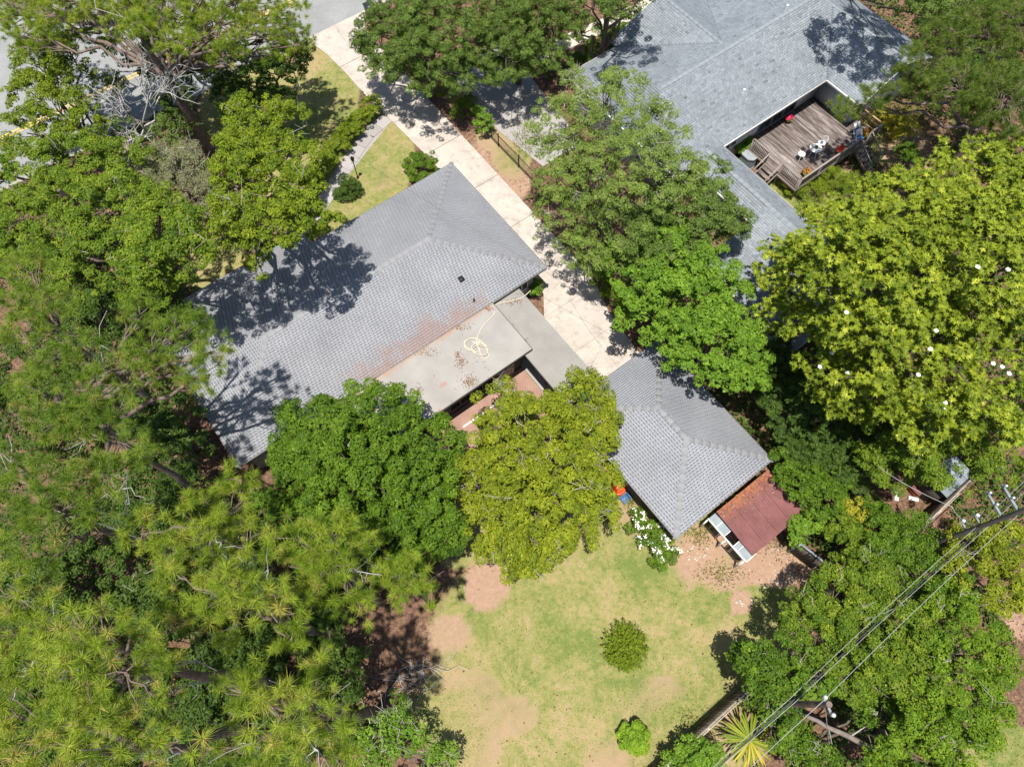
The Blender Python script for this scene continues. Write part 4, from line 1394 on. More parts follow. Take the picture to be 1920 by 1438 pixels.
# lamp post
p = at(671, 334)
lp = Thing('lamp_post', 'slim black garden lamp post beside the garden path', 'lamp post', p)
lp.part('post', MB().tube([p, p + ZX * 1.55], [.035, .03], 8), 'black')
lp.part('base', MB().lathe(p, [(.09, 0), (.08, .1), (.04, .16)], 10), 'black')
lp.part('ladder_bar', MB().bar(p + ZX * 1.45 - UX * .16, p + ZX * 1.45 + UX * .16, .02, .02), 'black')
lp.part('lantern', MB().lathe(p + ZX * 1.55, [(.05, 0), (.1, .05), (.13, .26), (.14, .27), (.05, .36), (.02, .42), (0, .43)], 6), 'black')
p = at(563, 171)
sp_ = Thing('sign_post', 'thin pale blue post standing in tree shade on the front lawn', 'post', p)
sp_.part('post', MB().tube([p, p + ZX * 1.9], .04, 8), 'metal_pale')
sp_.part('cap', MB().lathe(p + ZX * 1.9, [(.055, 0), (.055, .05), (0, .08)], 8), 'metal_pale')
sp_.part('arm', MB().bar(p + ZX * 1.75, p + ZX * 1.75 - UX * .35, .04, .04), 'metal_pale')

# wheelie bin by the street
p = W(19.1, -42.3, .03)
bn = Thing('rubbish_bin', 'dark wheeled rubbish bin at the street end of the driveway', 'bin', p)
b_ = MB()
lo = [p + UX * a * .24 + VX * b * .28 + ZX * .08 for a, b in ((-1, -1), (1, -1), (1, 1), (-1, 1))]
hi = [p + UX * a * .3 + VX * b * .36 + ZX * .98 for a, b in ((-1, -1), (1, -1), (1, 1), (-1, 1))]
b_.add(lo + hi, [(0, 1, 5, 4), (1, 2, 6, 5), (2, 3, 7, 6), (3, 0, 4, 7), (3, 2, 1, 0)])
bn.part('body', b_, 'bin')
bn.part('lid', MB().box(p + ZX * 1.02, (.66, .78, .07)), 'bin')
bn.part('handle', MB().bar(p + ZX * .98 + VX * .42 - UX * .25, p + ZX * .98 + VX * .42 + UX * .25, .03, .03), 'bin')
for s in (-1, 1):
    bn.part('wheel', MB().tube([p + UX * s * .26 + VX * .28 + ZX * .1, p + UX * s * .31 + VX * .28 + ZX * .1], .1, 12), 'black')

# things beside the garage wall
p = at(1157, 918)
rb = Thing('red_tub', 'bright red plastic tub against the dark garage wall', 'tub', p)
rb.part('body', MB().lathe(p, [(0, .02), (.26, 0), (.36, .34), (.33, .34), (.24, .05), (0, .05)], 14), 'red')
rb.part('rim', MB().lathe(p, [(.34, .33), (.4, .34), (.4, .37), (.33, .37)], 14), 'red')
p = at(1172, 936)
bc = Thing('blue_crate', 'small blue plastic crate beside the red tub', 'crate', p)
for s in (-1, 1):
    bc.part('side_panel', MB().box(p + UX * .22 * s + ZX * .16, (.02, .34, .3)), 'blue')
    bc.part('end_panel', MB().box(p + VX * .18 * s + ZX * .16, (.42, .02, .3)), 'blue')
bc.part('bottom', MB().box(p + ZX * .02, (.42, .34, .02)), 'blue')
p = at(1152, 934)
bk = Thing('dark_bucket', 'dark grey bucket in front of the red tub', 'bucket', p)
bk.part('body', MB().lathe(p, [(0, .01), (.13, 0), (.17, .3), (.15, .3), (.11, .03), (0, .03)], 12), 'bin')
bk.part('handle', MB().tube([p + UX * .16 + ZX * .3, p + UX * .1 + VX * .1 + ZX * .36, p - UX * .1 + VX * .1 + ZX * .36, p - UX * .16 + ZX * .3], .01, 5), 'metal_grey')

# clutter in the far corner under the magnolia
p = at(1713, 921)
ch = Thing('red_chest', 'low dark red wooden chest on leaf litter near the corner fence', 'chest', p)
ch.part('box', MB().box(p + ZX * .22, (.5, .5, .44)), 'terracotta')
ch.part('lid', MB().box(p + ZX * .47, (.56, .56, .06)), 'rust')
for px, py, a, lb in ((1681, 930, .9, 'short white board lying on the leaf litter left of the red chest'), (1713, 935, 2.5, 'small white plank leaning by the red chest')):
    p = at(px, py, .05)
    solo('white_board', lb, 'board', MB().box(p, (.5, .2, .05), (np.array([math.cos(a + .9), -math.sin(a + .9), 0]), np.array([math.sin(a + .9), math.cos(a + .9), 0]), ZX)), 'white', p)
p = at(1738, 905)
sh = Thing('garden_shed', 'small shed with pale metal roof half hidden under the magnolia', 'shed', p)
sh.part('wall', MB().box(p + ZX * .9, (1.9, 1.5, 1.8)), 'wall_dark')
for k in range(4):
    sh.part('roof_sheet', MB().bar(p + UX * (-.78 + k * .52) + ZX * 1.95 - VX * .85, p + UX * (-.78 + k * .52) + ZX * 1.83 + VX * .85, .5, .025), 'metal_pale')
sh.part('door', MB().box(p + VX * .765 + ZX * .85, (.7, .03, 1.6)), 'metal_grey')

# fallen pine cone sized debris: pale rubble on the bare soil
for i, (px, py, s) in enumerate(((1405, 1110, .0),)):
    pass
rub = MB()
rr = np.random.default_rng(12)
for cx, cy, n, sd in ((1465, 1085, 34, 20), (1300, 1035, 22, 14), (1480, 1060, 26, 40), (1390, 1130, 10, 10)):
    for k in range(n):
        q = at(cx + rr.normal() * sd, cy + rr.normal() * sd * .6, .02)
        s = rr.uniform(.04, .13)
        t = rr.uniform(0, 3)
        rub.box(q, (s, s * rr.uniform(.5, 1), s * .5), (np.array([math.cos(t), math.sin(t), 0]), np.array([-math.sin(t), math.cos(t), 0]), ZX), rr.random())
o = solo('rubble', 'pale chips of rubble scattered on the bare soil by the carport', 'rubble', rub, 'stone', at(1465, 1085), kind='stuff')


# ------------------------------------------------------------------ plants
def lobe_world(l):
    px, py, z, r = l
    c = at(px, py, z)
    return c, r * depth(c) / FPX


TREE_N = 0
FINE = 0.72                        # leaf size factor of the broadleaf crowns


def bend(a, b, n=5, sag=.0, rng=None, wob=.12):
    t = np.linspace(0, 1, n)[:, None]
    p = a + (b - a) * t
    L = np.linalg.norm(b - a)
    w = rng.normal(size=(n, 3)) * wob * L * .5
    w[0] = 0; w[-1] = 0
    p = p + w * np.sin(t * np.pi)
    p[:, 2] += sag * L * np.sin(t[:, 0] * np.pi)
    return p


def broadleaf(name, label, lobes, mat, leaf=(.17, .10), rc=.55, dens=1.0, trunk_r=.16, bark='bark', cat='tree', group=None, base=None,
              squash=.72, twigs=0, rosette=False, fill=1.0, drop=-.35, twig_mat=None, gaps=1.25, updown=.6):
    global TREE_N
    TREE_N += 1
    rng = np.random.default_rng(1000 + TREE_N)
    LW = [lobe_world(l) for l in lobes]
    cen = np.array([c for c, r in LW])
    rad = np.array([r for c, r in LW])
    w = rad ** 2
    if base is None:
        bxy = (cen[:, :2] * w[:, None]).sum(0) / w.sum()
        b = np.array([bxy[0], bxy[1], 0])
    else:
        b = np.asarray(base, float)
    T = Thing(name, label, cat, b, group)
    crown = MB()
    ends = []
    for c, R in LW:
        c = c.copy()
        zlow = .15 * R
        if c[2] - R * squash < .1:
            c[2] = max(c[2], R * squash * .7)
        R = R * 1.06
        sh = cat == 'shrub'
        rcl = rc * (.8 if sh else .66)
        nc = max(9, int((2.6 if sh else 2.5) * fill * R * R / (rcl * rcl)))
        d = rng.normal(size=(nc * 3, 3))
        d /= np.linalg.norm(d, axis=1)[:, None]
        d = d[d[:, 2] > drop][:nc]
        nc = len(d)
        az_ = np.arctan2(d[:, 1], d[:, 0])
        lump = 1 + .10 * np.sin(3 * az_ + rng.uniform(0, 6)) + .07 * np.sin(7 * az_ + rng.uniform(0, 6)) + .07 * rng.normal(size=nc)
        fr_ = np.where(rng.random(nc) < .88, rng.uniform(.80, 1.0, nc), rng.uniform(.35, .8, nc)) * lump
        cc = c + d * np.array([1, 1, squash * .9]) * (R * fr_)[:, None]
        if not sh and gaps:
            ph = rng.uniform(0, 6.28, 3)
            gp_ = np.sin(2.3 * cc[:, 0] + ph[0]) + np.sin(2.6 * cc[:, 1] + ph[1]) + np.sin(2.2 * (cc[:, 0] + cc[:, 1]) + 3 * cc[:, 2] + ph[2])
            keep = gp_ < gaps
            d, cc = d[keep], cc[keep]
            nc = len(cc)
        cr = rcl * rng.uniform(.6, 1.3, nc)
        ctone = rng.normal(0, .13, nc)
        ends.append((c, cc))
        la = leaf[0] * leaf[1] * .62 if rosette else leaf[0] * leaf[1] * .55 * FINE * FINE
        per = np.maximum(3, (dens * 1.55 * np.pi * cr * cr / la).astype(int))
        if rosette:
            per = np.maximum(1, (per + 3) // 7)
        idx = np.repeat(np.arange(nc), per)
        n = len(idx)
        e = rng.normal(size=(n, 3))
        e[:, 2] = np.abs(e[:, 2]) * 1.0 - .25
        e /= np.linalg.norm(e, axis=1)[:, None]
        pos = cc[idx] + e * (cr[idx] * rng.uniform(.45, 1.0, n) ** .7)[:, None] * np.array([1, 1, .62])
        tone = np.clip(.42 + ctone[idx] + rng.normal(0, .17, n), 0, .86)
        odd = rng.random(n) < .012
        tone[odd] = rng.uniform(.88, 1, odd.sum())
        if rosette:
            k = 7
            ax = e * .6 + ZX * .8 + rng.normal(0, .25, (n, 3))
            ax /= np.linalg.norm(ax, axis=1)[:, None]
            ph = rng.uniform(0, 6.28, n)
            ref = np.cross(ax, rng.normal(size=(n, 3)))
            ref /= np.linalg.norm(ref, axis=1)[:, None]
            ref2 = np.cross(ax, ref)
            for j in range(k):
                a = 2 * np.pi * j / k + rng.normal(0, .2, n)
                out = ref * np.cos(a)[:, None] + ref2 * np.sin(a)[:, None]
                dirv = out + ax * .45
                nn = ax - out * .45 + rng.normal(0, .15, (n, 3))
                leaf_tris(crown, pos + dirv * leaf[0] * .5, nn, leaf[0] * 1.15, leaf[1] * 1.15, np.clip(tone + rng.normal(0, .1, n), 0, 1), rng, dirv)
        else:
            nn = e * .75 + ZX * updown + rng.normal(0, .36, (n, 3))
            dirv = e * .8 + rng.normal(0, .6, (n, 3)) - ZX * .2
            leaf_tris(crown, pos, nn, leaf[0] * FINE, leaf[1] * FINE * 1.1, tone, rng, dirv)
    # trunk, limbs
    tr = MB()
    top = cen[:, 2].max() * .8
    tops = b + ZX * max(top, .3)
    fork = b + ZX * max(.25, cen[:, 2].min() * .55)
    ctr = (cen * w[:, None]).sum(0) / w.sum()
    tops = np.array([ctr[0], ctr[1], max(top, .3)])
    tp_ = bend(b - ZX * .05, tops, 6, 0, rng, .04)
    tr.tube(tp_, np.linspace(trunk_r, trunk_r * .35, 6), 8)
    for c, cc in ends:
        s = tp_[rng.integers(1, 4)]
        tr.tube(bend(s, c, 5, .05, rng), np.linspace(trunk_r * .5, trunk_r * .2, 5), 6)
        pick = rng.choice(len(cc), min(len(cc), 5), replace=False)
        for i in pick:
            tr.tube(bend(c + (s - c) * .15, cc[i], 4, .04, rng), np.linspace(trunk_r * .2, trunk_r * .06, 4), 5, cap=False)
    T.part('trunk', tr, bark)
    if twigs:
        tw = MB()
        for c, cc in ends:
            for k in range(int(twigs)):
                i = rng.integers(len(cc))
                a = c + (cc[i] - c) * rng.uniform(.5, .8)
                q = cc[i] + (cc[i] - c) * rng.uniform(.1, .22) + ZX * rng.uniform(.15, .45) + rng.normal(0, .15, 3)
                tw.tube(bend(a, q, 4, 0, rng, .25), np.linspace(.022, .007, 4), 4, cap=False)
                for m in range(2):
                    z = a + (q - a) * rng.uniform(.4, .8)
                    tw.tube([z, z + rng.normal(0, .28, 3) + ZX * .12], [.012, .005], 4, cap=False)
        T.part('twigs', tw, twig_mat or 'bark_pale', kind='stuff')
    T.part('crown', crown, mat, kind='stuff')
    return T, ends, rng


def tuft_templates(n_needles, length, width, k=8):
    """Brush-like ends of pine twigs: needles spread forward round a short axis (z)."""
    out = []
    rng = np.random.default_rng(55)
    for _ in range(k):
        h = rng.uniform(-.16, .10, n_needles) * length / .3
        d = rng.normal(size=(n_needles, 3))
        d[:, 2] = 0
        d /= np.linalg.norm(d, axis=1)[:, None]
        d[:, 2] = rng.normal(.55, .35, n_needles) + h * 3
        d /= np.linalg.norm(d, axis=1)[:, None]
        L = length * rng.uniform(.6, 1.1, n_needles)
        d += rng.normal(0, .22, d.shape)
        sd = np.cross(d, rng.normal(size=(n_needles, 3)))
        sd /= np.linalg.norm(sd, axis=1)[:, None]
        base = d * .02 + ZX * h[:, None]
        tip = base + d * L[:, None] - ZX * (L * rng.uniform(.05, .25, n_needles))[:, None]
        v = np.stack([base - sd * width * .5, base + sd * width * .5, tip], 1)
        out.append(v.reshape(-1, 3))
    return out


NEED = 118


def pine(label, lobes, base=None, trunk_r=.24, top=None, mat='needle', ln=.34, wd=.0145, tuft=.36, dens=1.0, dead=5, group='tall pines', lean=None, brown=.06, low=.35):
    global TREE_N
    TREE_N += 1
    rng = np.random.default_rng(2000 + TREE_N)
    LW = [(c, r * 1.0) for c, r in (lobe_world(l) for l in lobes)]
    cen = np.array([c for c, r in LW]); rad = np.array([r for c, r in LW]); w = rad ** 2
    ctr = (cen * w[:, None]).sum(0) / w.sum()
    b = np.array([ctr[0], ctr[1], 0]) if base is None else np.asarray(base, float)
    T = Thing('pine_tree', label, 'pine tree', b, group)
    ztop = (top or cen[:, 2].max() + .3)
    tr = MB()
    tip = b + ZX * ztop if lean is None else np.asarray(lean, float)
    tp_ = bend(b - ZX * .05, tip, 9, 0, rng, .015)
    tr.tube(tp_, np.linspace(trunk_r, trunk_r * .12, 9), 10)
    LW.append((np.array([tip[0], tip[1], tip[2] - .1]), 1.0))
    templ = tuft_templates(NEED, ln * .9, wd)
    crown = MB()
    fq = np.arange(NEED)[:, None] * 3 + np.array([[0, 1, 2]])
    for (c, R) in LW:
        zs = np.clip(c[2] - .35 * np.linalg.norm(c[:2] - tip[:2]), ztop * low, ztop * .97)
        i = int(np.clip(zs / ztop * 8, 1, 7))
        s = tp_[i]
        limb = bend(s, c - ZX * .15, 7, .06, rng, .07)
        lr = np.clip(.035 + .018 * np.linalg.norm(c - s), .05, .13)
        tr.tube(limb, np.linspace(lr, lr * .35, 7), 7)
        nt = max(5, int(4.1 * dens * R * R / (tuft * tuft)))
        d = rng.normal(size=(nt, 3)); d[:, 2] = np.abs(d[:, 2]) * 1.1 - .2
        d /= np.linalg.norm(d, axis=1)[:, None]
        rr_ = R * rng.uniform(.25, 1.0, nt) ** .45
        pos = c + d * rr_[:, None] * np.array([1, 1, .5])
        ns = max(3, nt // 4)
        lt = rng.normal(0, .1)
        for k in range(ns):
            q = limb[-1] + (limb[-3] - limb[-1]) * rng.uniform(0, 1)
            tr.tube(bend(q, pos[k], 4, .05, rng, .12), np.linspace(lr * .32, .012, 4), 4, cap=False)
        for k in range(nt):
            v = templ[rng.integers(len(templ))]
            a = rng.uniform(0, 6.28)
            ca, sa = math.cos(a), math.sin(a)
            sc = rng.uniform(.45, 1.2)
            x = v[:, 0] * ca - v[:, 1] * sa; y = v[:, 0] * sa + v[:, 1] * ca
            z = v[:, 2]
            # tip the tuft outwards
            o = d[k]
            P_ = np.stack([x + o[0] * .7 * z, y + o[1] * .7 * z, z - .5 * (o[0] * x + o[1] * y)], 1) * sc + pos[k]
            t0 = np.clip(.48 + lt + rng.normal(0, .2), .0, .85)
            tone = np.clip(t0 + rng.normal(0, .1, NEED), 0, .85)
            if rng.random() < brown:
                m = rng.random(NEED) < .5
                tone[m] = rng.uniform(.9, 1, m.sum())
            crown.add(P_, fq, tone)
    T.part('trunk', tr, 'bark_pine')
    if dead:
        dw = MB()
        for k in range(max(1, dead // 2)):
            i = rng.integers(3, 8)
            s = tp_[i]
            c, R = LW[rng.integers(len(LW))]
            e = s + (c - s) * rng.uniform(.7, 1.1) + rng.normal(0, .7, 3) + ZX * .6
            br_ = bend(s, e, 8, .05, rng, .05)
            dw.tube(br_, np.linspace(.03, .01, 8), 5)
            for m in range(6):
                q = br_[rng.integers(2, 6)]
                z = q + rng.normal(0, .45, 3) + (e - s) * .08
                dw.tube(bend(q, z, 4, 0, rng, .25), np.linspace(.02, .006, 4), 4, cap=False)
        T.part('dead_branches', dw, 'deadwood', kind='stuff')
    T.part('crown', crown, mat, kind='stuff')
    return T


# --- trees near the house
broadleaf('garden_tree', 'dense round mid-green tree over the lower left eave of the main house',
          [(600, 830, 4.5, 90), (700, 800, 5.3, 88), (785, 845, 5, 75), (680, 895, 6.6, 115), (800, 930, 5, 72), (570, 905, 4.5, 78), (620, 970, 5, 88), (730, 985, 5, 88), (825, 985, 4, 52), (545, 845, 3.8, 45), (760, 900, 6, 80)],
          'lf_dense', (.17, .11), .5, 1.1, .2, gaps=2.1, fill=1.1)
broadleaf('garden_tree', 'yellow-green twiggy tree between the patio and the garage',
          [(1080, 745, 4.3, 62), (945, 775, 3.8, 55), (1000, 835, 5.2, 95), (1080, 850, 4.8, 80), (935, 890, 4.5, 72), (1010, 925, 5.4, 105), (1080, 955, 4.5, 70), (955, 995, 4.2, 75), (1000, 1030, 3.6, 42), (1120, 800, 4.2, 42), (1110, 900, 4, 50), (940, 735, 3.2, 26), (1098, 712, 4.1, 30)],
          'lf_yellow', (.16, .095), .46, 1.05, .16, twigs=11, bark='bark')
broadleaf('driveway_tree', 'loose light green tree with pale twigs right of the driveway bend',
          [(1060, 235, 6.5, 68), (1150, 205, 7.5, 75), (1230, 245, 7.5, 60), (1080, 325, 5.6, 78), (1180, 325, 8, 95), (1062, 405, 4.4, 60), (1150, 445, 5, 72), (1255, 335, 7.2, 66), (1130, 170, 6.5, 42), (1075, 145, 5, 24), (1100, 480, 3.6, 40)],
          'lf_light', (.15, .075), .42, .62, .18, twigs=11, fill=.85)
broadleaf('driveway_tree', 'darker feathery tree against the narrow wing of the blue grey roof',
          [(1290, 400, 6, 80), (1350, 405, 6, 48), (1235, 450, 5.8, 66), (1330, 330, 6, 38), (1210, 410, 6, 50), (1370, 430, 5, 30)],
          'lf_oak', (.15, .085), .45, .95, .18, twigs=4)
broadleaf('driveway_tree', 'bright green leafy tree by the end block of the neighbouring house',
          [(1265, 485, 5.8, 65), (1330, 510, 6.2, 58), (1215, 540, 5.6, 50), (1290, 575, 6, 72), (1205, 590, 4.4, 44), (1180, 520, 4.4, 42), (1165, 475, 4.4, 34), (1370, 560, 6, 44), (1240, 440, 5.6, 50)],
          'lf_bright', (.19, .13), .48, 1.05, .16)
broadleaf('driveway_tree', 'bright green broad-leaved tree overhanging the garage roof corner',
          [(1335, 635, 5.8, 75), (1370, 685, 5.6, 48), (1285, 615, 5.3, 42), (1395, 620, 5.3, 42), (1405, 690, 5, 40), (1250, 650, 4.6, 40), (1320, 570, 5.6, 50)],
          'lf_bright', (.20, .14), .48, 1.05, .16)
mg, mends, mrng = broadleaf('magnolia_tree', 'huge glossy yellow-green magnolia with white flowers at the right',
          [(1570, 462, 8, 88), (1700, 405, 9, 98), (1830, 355, 9, 98), (1905, 330, 8, 80), (1640, 450, 9, 70), (1500, 520, 7, 75), (1640, 530, 11, 140), (1790, 480, 11.5, 150), (1890, 520, 10, 120), (1560, 640, 8, 85), (1700, 665, 9.5, 135), (1850, 690, 9, 130), (1470, 590, 6, 44), (1600, 725, 7, 72), (1745, 770, 7.5, 80), (1470, 480, 6, 34), (1960, 420, 9, 110), (1790, 405, 10, 70)],
          'lf_magnolia', (.145, .062), .5, 1.0, .4, rosette=True, fill=1.05, gaps=1.45)
fl = [(1833, 501), (1890, 506), (1587, 586), (1620, 604), (1755, 620), (1744, 655), (1559, 662), (1537, 688), (1589, 699), (1722, 703), (1862, 682), (1879, 688), (1892, 701), (1772, 755), (1768, 766)]
allc = np.vstack([cc for c, cc in mends])
for k, (px, py) in enumerate(fl):
    d = np.array([px - 960.0, (719 - py) * _c + FPX * _s, (719 - py) * _s - FPX * _c]); d /= np.linalg.norm(d)
    o = allc - np.array([0, 0, CAM_H])
    t = o @ d
    near = np.linalg.norm(o - t[:, None] * d, axis=1)
    cand = np.argsort(near)[:6]
    i = cand[np.argmax(allc[cand][:, 2])]
    p = np.array([0, 0, CAM_H]) + d * (t[i] - .55)
    mb = MB()
    n = 9
    a = np.arange(n) * 2 * np.pi / n * 1.0
    out = np.stack([np.cos(a), np.sin(a), np.full(n, .15)], 1)
    nn = np.stack([-np.cos(a) * .35, -np.sin(a) * .35, np.full(n, 1.)], 1)
    leaf_quads(mb, p + out * .055, nn, .105, .065, np.full(n, .8), mrng, dirs=out)
    leaf_quads(mb, p + out * .025 + ZX * .03, nn, .07, .055, np.full(n, .5), mrng, dirs=out)
    mg.part('white_flower', mb, 'petal')
broadleaf('understory_tree', 'olive green tree hugging the lower edge of the big magnolia above the corner shed',
          [(1680, 835, 5, 75), (1770, 835, 5.6, 85), (1860, 825, 5.6, 75), (1910, 780, 5.6, 58), (1645, 860, 4, 36), (1720, 880, 4, 30)],
          'lf_mixed', (.15, .085), .45, .9, .18, twigs=3)

# --- front and left
broadleaf('live_oak', 'dark feathery oak overhanging the street end of the driveway',
          [(745, 70, 4.6, 70), (718, 130, 3.6, 32), (800, 110, 4.8, 72), (840, 55, 5, 82), (760, 15, 4.6, 64), (855, 135, 3.8, 42), (700, 80, 4, 36), (790, 145, 3.2, 30)],
          'lf_oak', (.16, .065), .42, .9, .25, updown=.3, fill=1.1, drop=-.6)
broadleaf('live_oak', 'dark feathery oak between the two driveways at the top',
          [(940, 85, 4.6, 76), (1000, 60, 5, 76), (925, 10, 5, 76), (1050, 50, 4.4, 48), (1005, 105, 3.6, 34), (900, 130, 3.4, 36), (1000, -10, 5, 80), (950, 125, 3.2, 28)],
          'lf_oak', (.16, .065), .42, .9, .25, updown=.3, fill=1.1, drop=-.6)
broadleaf('live_oak', 'small oak crown at the top edge left of the blue grey roof',
          [(1110, 5, 5.5, 58), (1165, 5, 6, 42), (1090, 50, 4.8, 30), (1150, -40, 7.5, 60), (1215, -35, 9.5, 44), (1150, 12, 9, 30)],
          'lf_oak', (.16, .065), .42, .85, .2, updown=.35)
broadleaf('live_oak', 'oak at the top right corner shading the right end of the blue grey roof',
          [(1690, -25, 7, 60), (1740, -10, 7.5, 55), (1640, -70, 10, 56), (1760, 40, 6, 36), (1705, -50, 10.5, 50), (1740, -10, 10, 36)],
          'lf_oak', (.16, .07), .42, .85, .14, base=W(46.2, -23.5))
pine('dark pine spreading a long branch over the deck from the upper right', [(1850, 70, 9, 85), (1800, 170, 9, 72), (1880, 190, 9.5, 80), (1735, 115, 8.5, 50), (1690, 148, 7.5, 38), (1640, 180, 6.5, 32), (1585, 203, 5.5, 32), (1715, 165, 7.5, 34), (1760, 60, 9, 40), (1845, 215, 8, 42), (1900, 40, 10, 60)],
     base=at(1790, 300), mat='needle_dark', ln=.27, wd=.0145, tuft=.34, dens=1.35, trunk_r=.24, dead=4)
pine('tall pine with a thick dark trunk between the street and the front path',
     [(110, 30, 9, 60), (200, 25, 9.5, 60), (310, 25, 10, 66), (400, 55, 9.5, 58), (480, 60, 9, 52), (545, 30, 8.5, 46), (430, 105, 8.5, 42), (520, 95, 8, 36), (330, 80, 10, 44), (60, 70, 9, 50), (460, 5, 9, 50), (150, -10, 10, 70), (380, -10, 10, 60), (255, 60, 10, 36), (20, 20, 9, 60), (90, -20, 10, 60), (560, 80, 8, 34), (230, -20, 10, 60), (300, -30, 10, 60), (480, -20, 9, 60)],
     base=at(392, 280), mat='needle', ln=.27, wd=.0145, tuft=.38, dens=.85, trunk_r=.42, top=11.5, dead=5, lean=at(250, 45, 11), low=.68)
pine('feathery pine crown over the street at the top left corner', [(60, 40, 7, 70), (150, 60, 7, 60), (230, 40, 7.5, 64), (330, 50, 7.5, 66), (420, 40, 7.5, 66), (500, 40, 7, 56), (545, 70, 6.5, 40), (90, 90, 6.5, 40), (390, 110, 7, 46), (20, 0, 7, 60), (300, -10, 8, 60)], base=at(330, 130), mat='needle', ln=.26, tuft=.38, dens=1.0, trunk_r=.26, dead=3)
broadleaf('street_tree', 'yellow-green tree by the street at the upper left edge',
          [(75, 115, 6, 50), (130, 95, 6, 52), (60, 175, 5.5, 46), (105, 205, 6, 54), (150, 235, 5.5, 45), (50, 250, 5, 52), (130, 150, 5.5, 42)],
          'lf_olive', (.17, .11), .42, .9, .18, twigs=3)
broadleaf('front_tree', 'yellow-green tree standing in front of the left end of the main house',
          [(480, 232, 7, 62), (530, 222, 6.5, 42), (460, 290, 8, 62), (535, 300, 8.5, 60), (490, 355, 10.5, 74), (570, 355, 11, 46), (560, 405, 10.5, 54), (510, 425, 11.5, 54), (445, 350, 11, 52), (600, 415, 9.5, 32), (480, 500, 5, 28), (440, 420, 11.5, 46), (400, 440, 12, 40)],
          'lf_olive', (.17, .11), .42, .95, .3, twigs=4, base=at(425, 445))
broadleaf('front_tree', 'broad mixed green oak filling the left edge beside the street',
          [(55, 330, 6, 74), (150, 325, 6, 82), (115, 425, 7, 94), (220, 400, 8, 84), (205, 485, 8, 84), (300, 470, 11.5, 74), (300, 405, 10.5, 64), (350, 440, 12, 46), (235, 310, 6, 58), (325, 510, 9, 42), (90, 500, 6, 60), (270, 540, 9, 46), (20, 420, 6, 60), (20, 500, 6, 60)],
          'lf_mixed', (.17, .10), .44, .95, .28, twigs=3)
broadleaf('front_tree', 'sparse grey-green twiggy tree left of the front path',
          [(335, 345, 5, 62), (290, 305, 4.8, 40), (375, 375, 4.8, 44), (350, 300, 4.6, 38)],
          'lf_grey', (.12, .06), .4, .5, .14, twigs=16)
broadleaf('front_tree', 'deep green tree shaded under the tall pine by the front lawn',
          [(480, 150, 4.5, 58), (530, 130, 4.5, 46), (440, 165, 4.5, 44), (510, 190, 4, 40), (550, 90, 4.3, 36), (420, 120, 4.5, 50), (460, 215, 3.6, 40)],
          'lf_dark', (.17, .10), .45, 1.05, .18)
broadleaf('front_tree', 'mid green tree behind the bleached dead tree near the street',
          [(205, 165, 3.4, 34), (215, 245, 3.2, 36), (300, 265, 3, 36), (330, 235, 3, 34)],
          'lf_oak', (.16, .09), .42, .6, .14, twigs=3)

broadleaf('front_tree', 'dark green tree against the trunk of the tall pine by the street', [(320, 130, 4.2, 46), (280, 110, 4, 40), (370, 100, 4.2, 44), (330, 190, 3.4, 34), (250, 80, 4, 46)], 'lf_dark', (.17, .10), .45, 1.0, .16)


# dead tree
def dead_tree():
    rng = np.random.default_rng(77)
    b = at(262, 320)
    T = Thing('dead_tree', 'leafless bleached dead tree with pale forked branches at the upper left', 'tree', b)
    tops = [((276, 195, 6.5), [(270, 140, 8), (262, 100, 8.6), (283, 120, 8.4), (300, 92, 8.6), (245, 125, 8)]),
            ((300, 180, 6.6), [(340, 160, 8), (330, 122, 8.6), (352, 130, 8.6), (362, 172, 7.8), (318, 140, 8)]),
            ((232, 222, 5.6), [(205, 190, 7), (195, 212, 6.6), (225, 165, 7.2), (185, 175, 6.8), (215, 140, 7.2)]),
            ((250, 262, 4.6), [(248, 298, 4), (235, 250, 5), (285, 255, 5), (222, 270, 4.6)])]
    f = at(264, 258, 4)
    T.part('trunk', MB().tube(bend(b, f, 5, 0, rng, .05), np.linspace(.12, .085, 5), 8), 'deadpale')
    for m, es in tops:
        q = at(*m)
        mbr = MB()
        limb = bend(f, q, 5, 0, rng, .12)
        mbr.tube(limb, np.linspace(.06, .04, 5), 7)
        for e in es:
            z = at(*e)
            s = bend(q, z, 6, .02, rng, .16)
            mbr.tube(s, np.linspace(.036, .014, 6), 6)
            for k in range(8):
                a = s[rng.integers(1, 6)]
                w_ = a + rng.normal(0, .5, 3) + (z - q) * .18
                t_ = bend(a, w_, 4, 0, rng, .2)
                mbr.tube(t_, np.linspace(.02, .008, 4), 4, cap=False)
                for r_ in range(2):
                    c_ = t_[rng.integers(1, 4)]
                    mbr.tube([c_, c_ + rng.normal(0, .25, 3)], [.01, .005], 4, cap=False)
        T.part('branch', mbr, 'deadpale')


dead_tree()

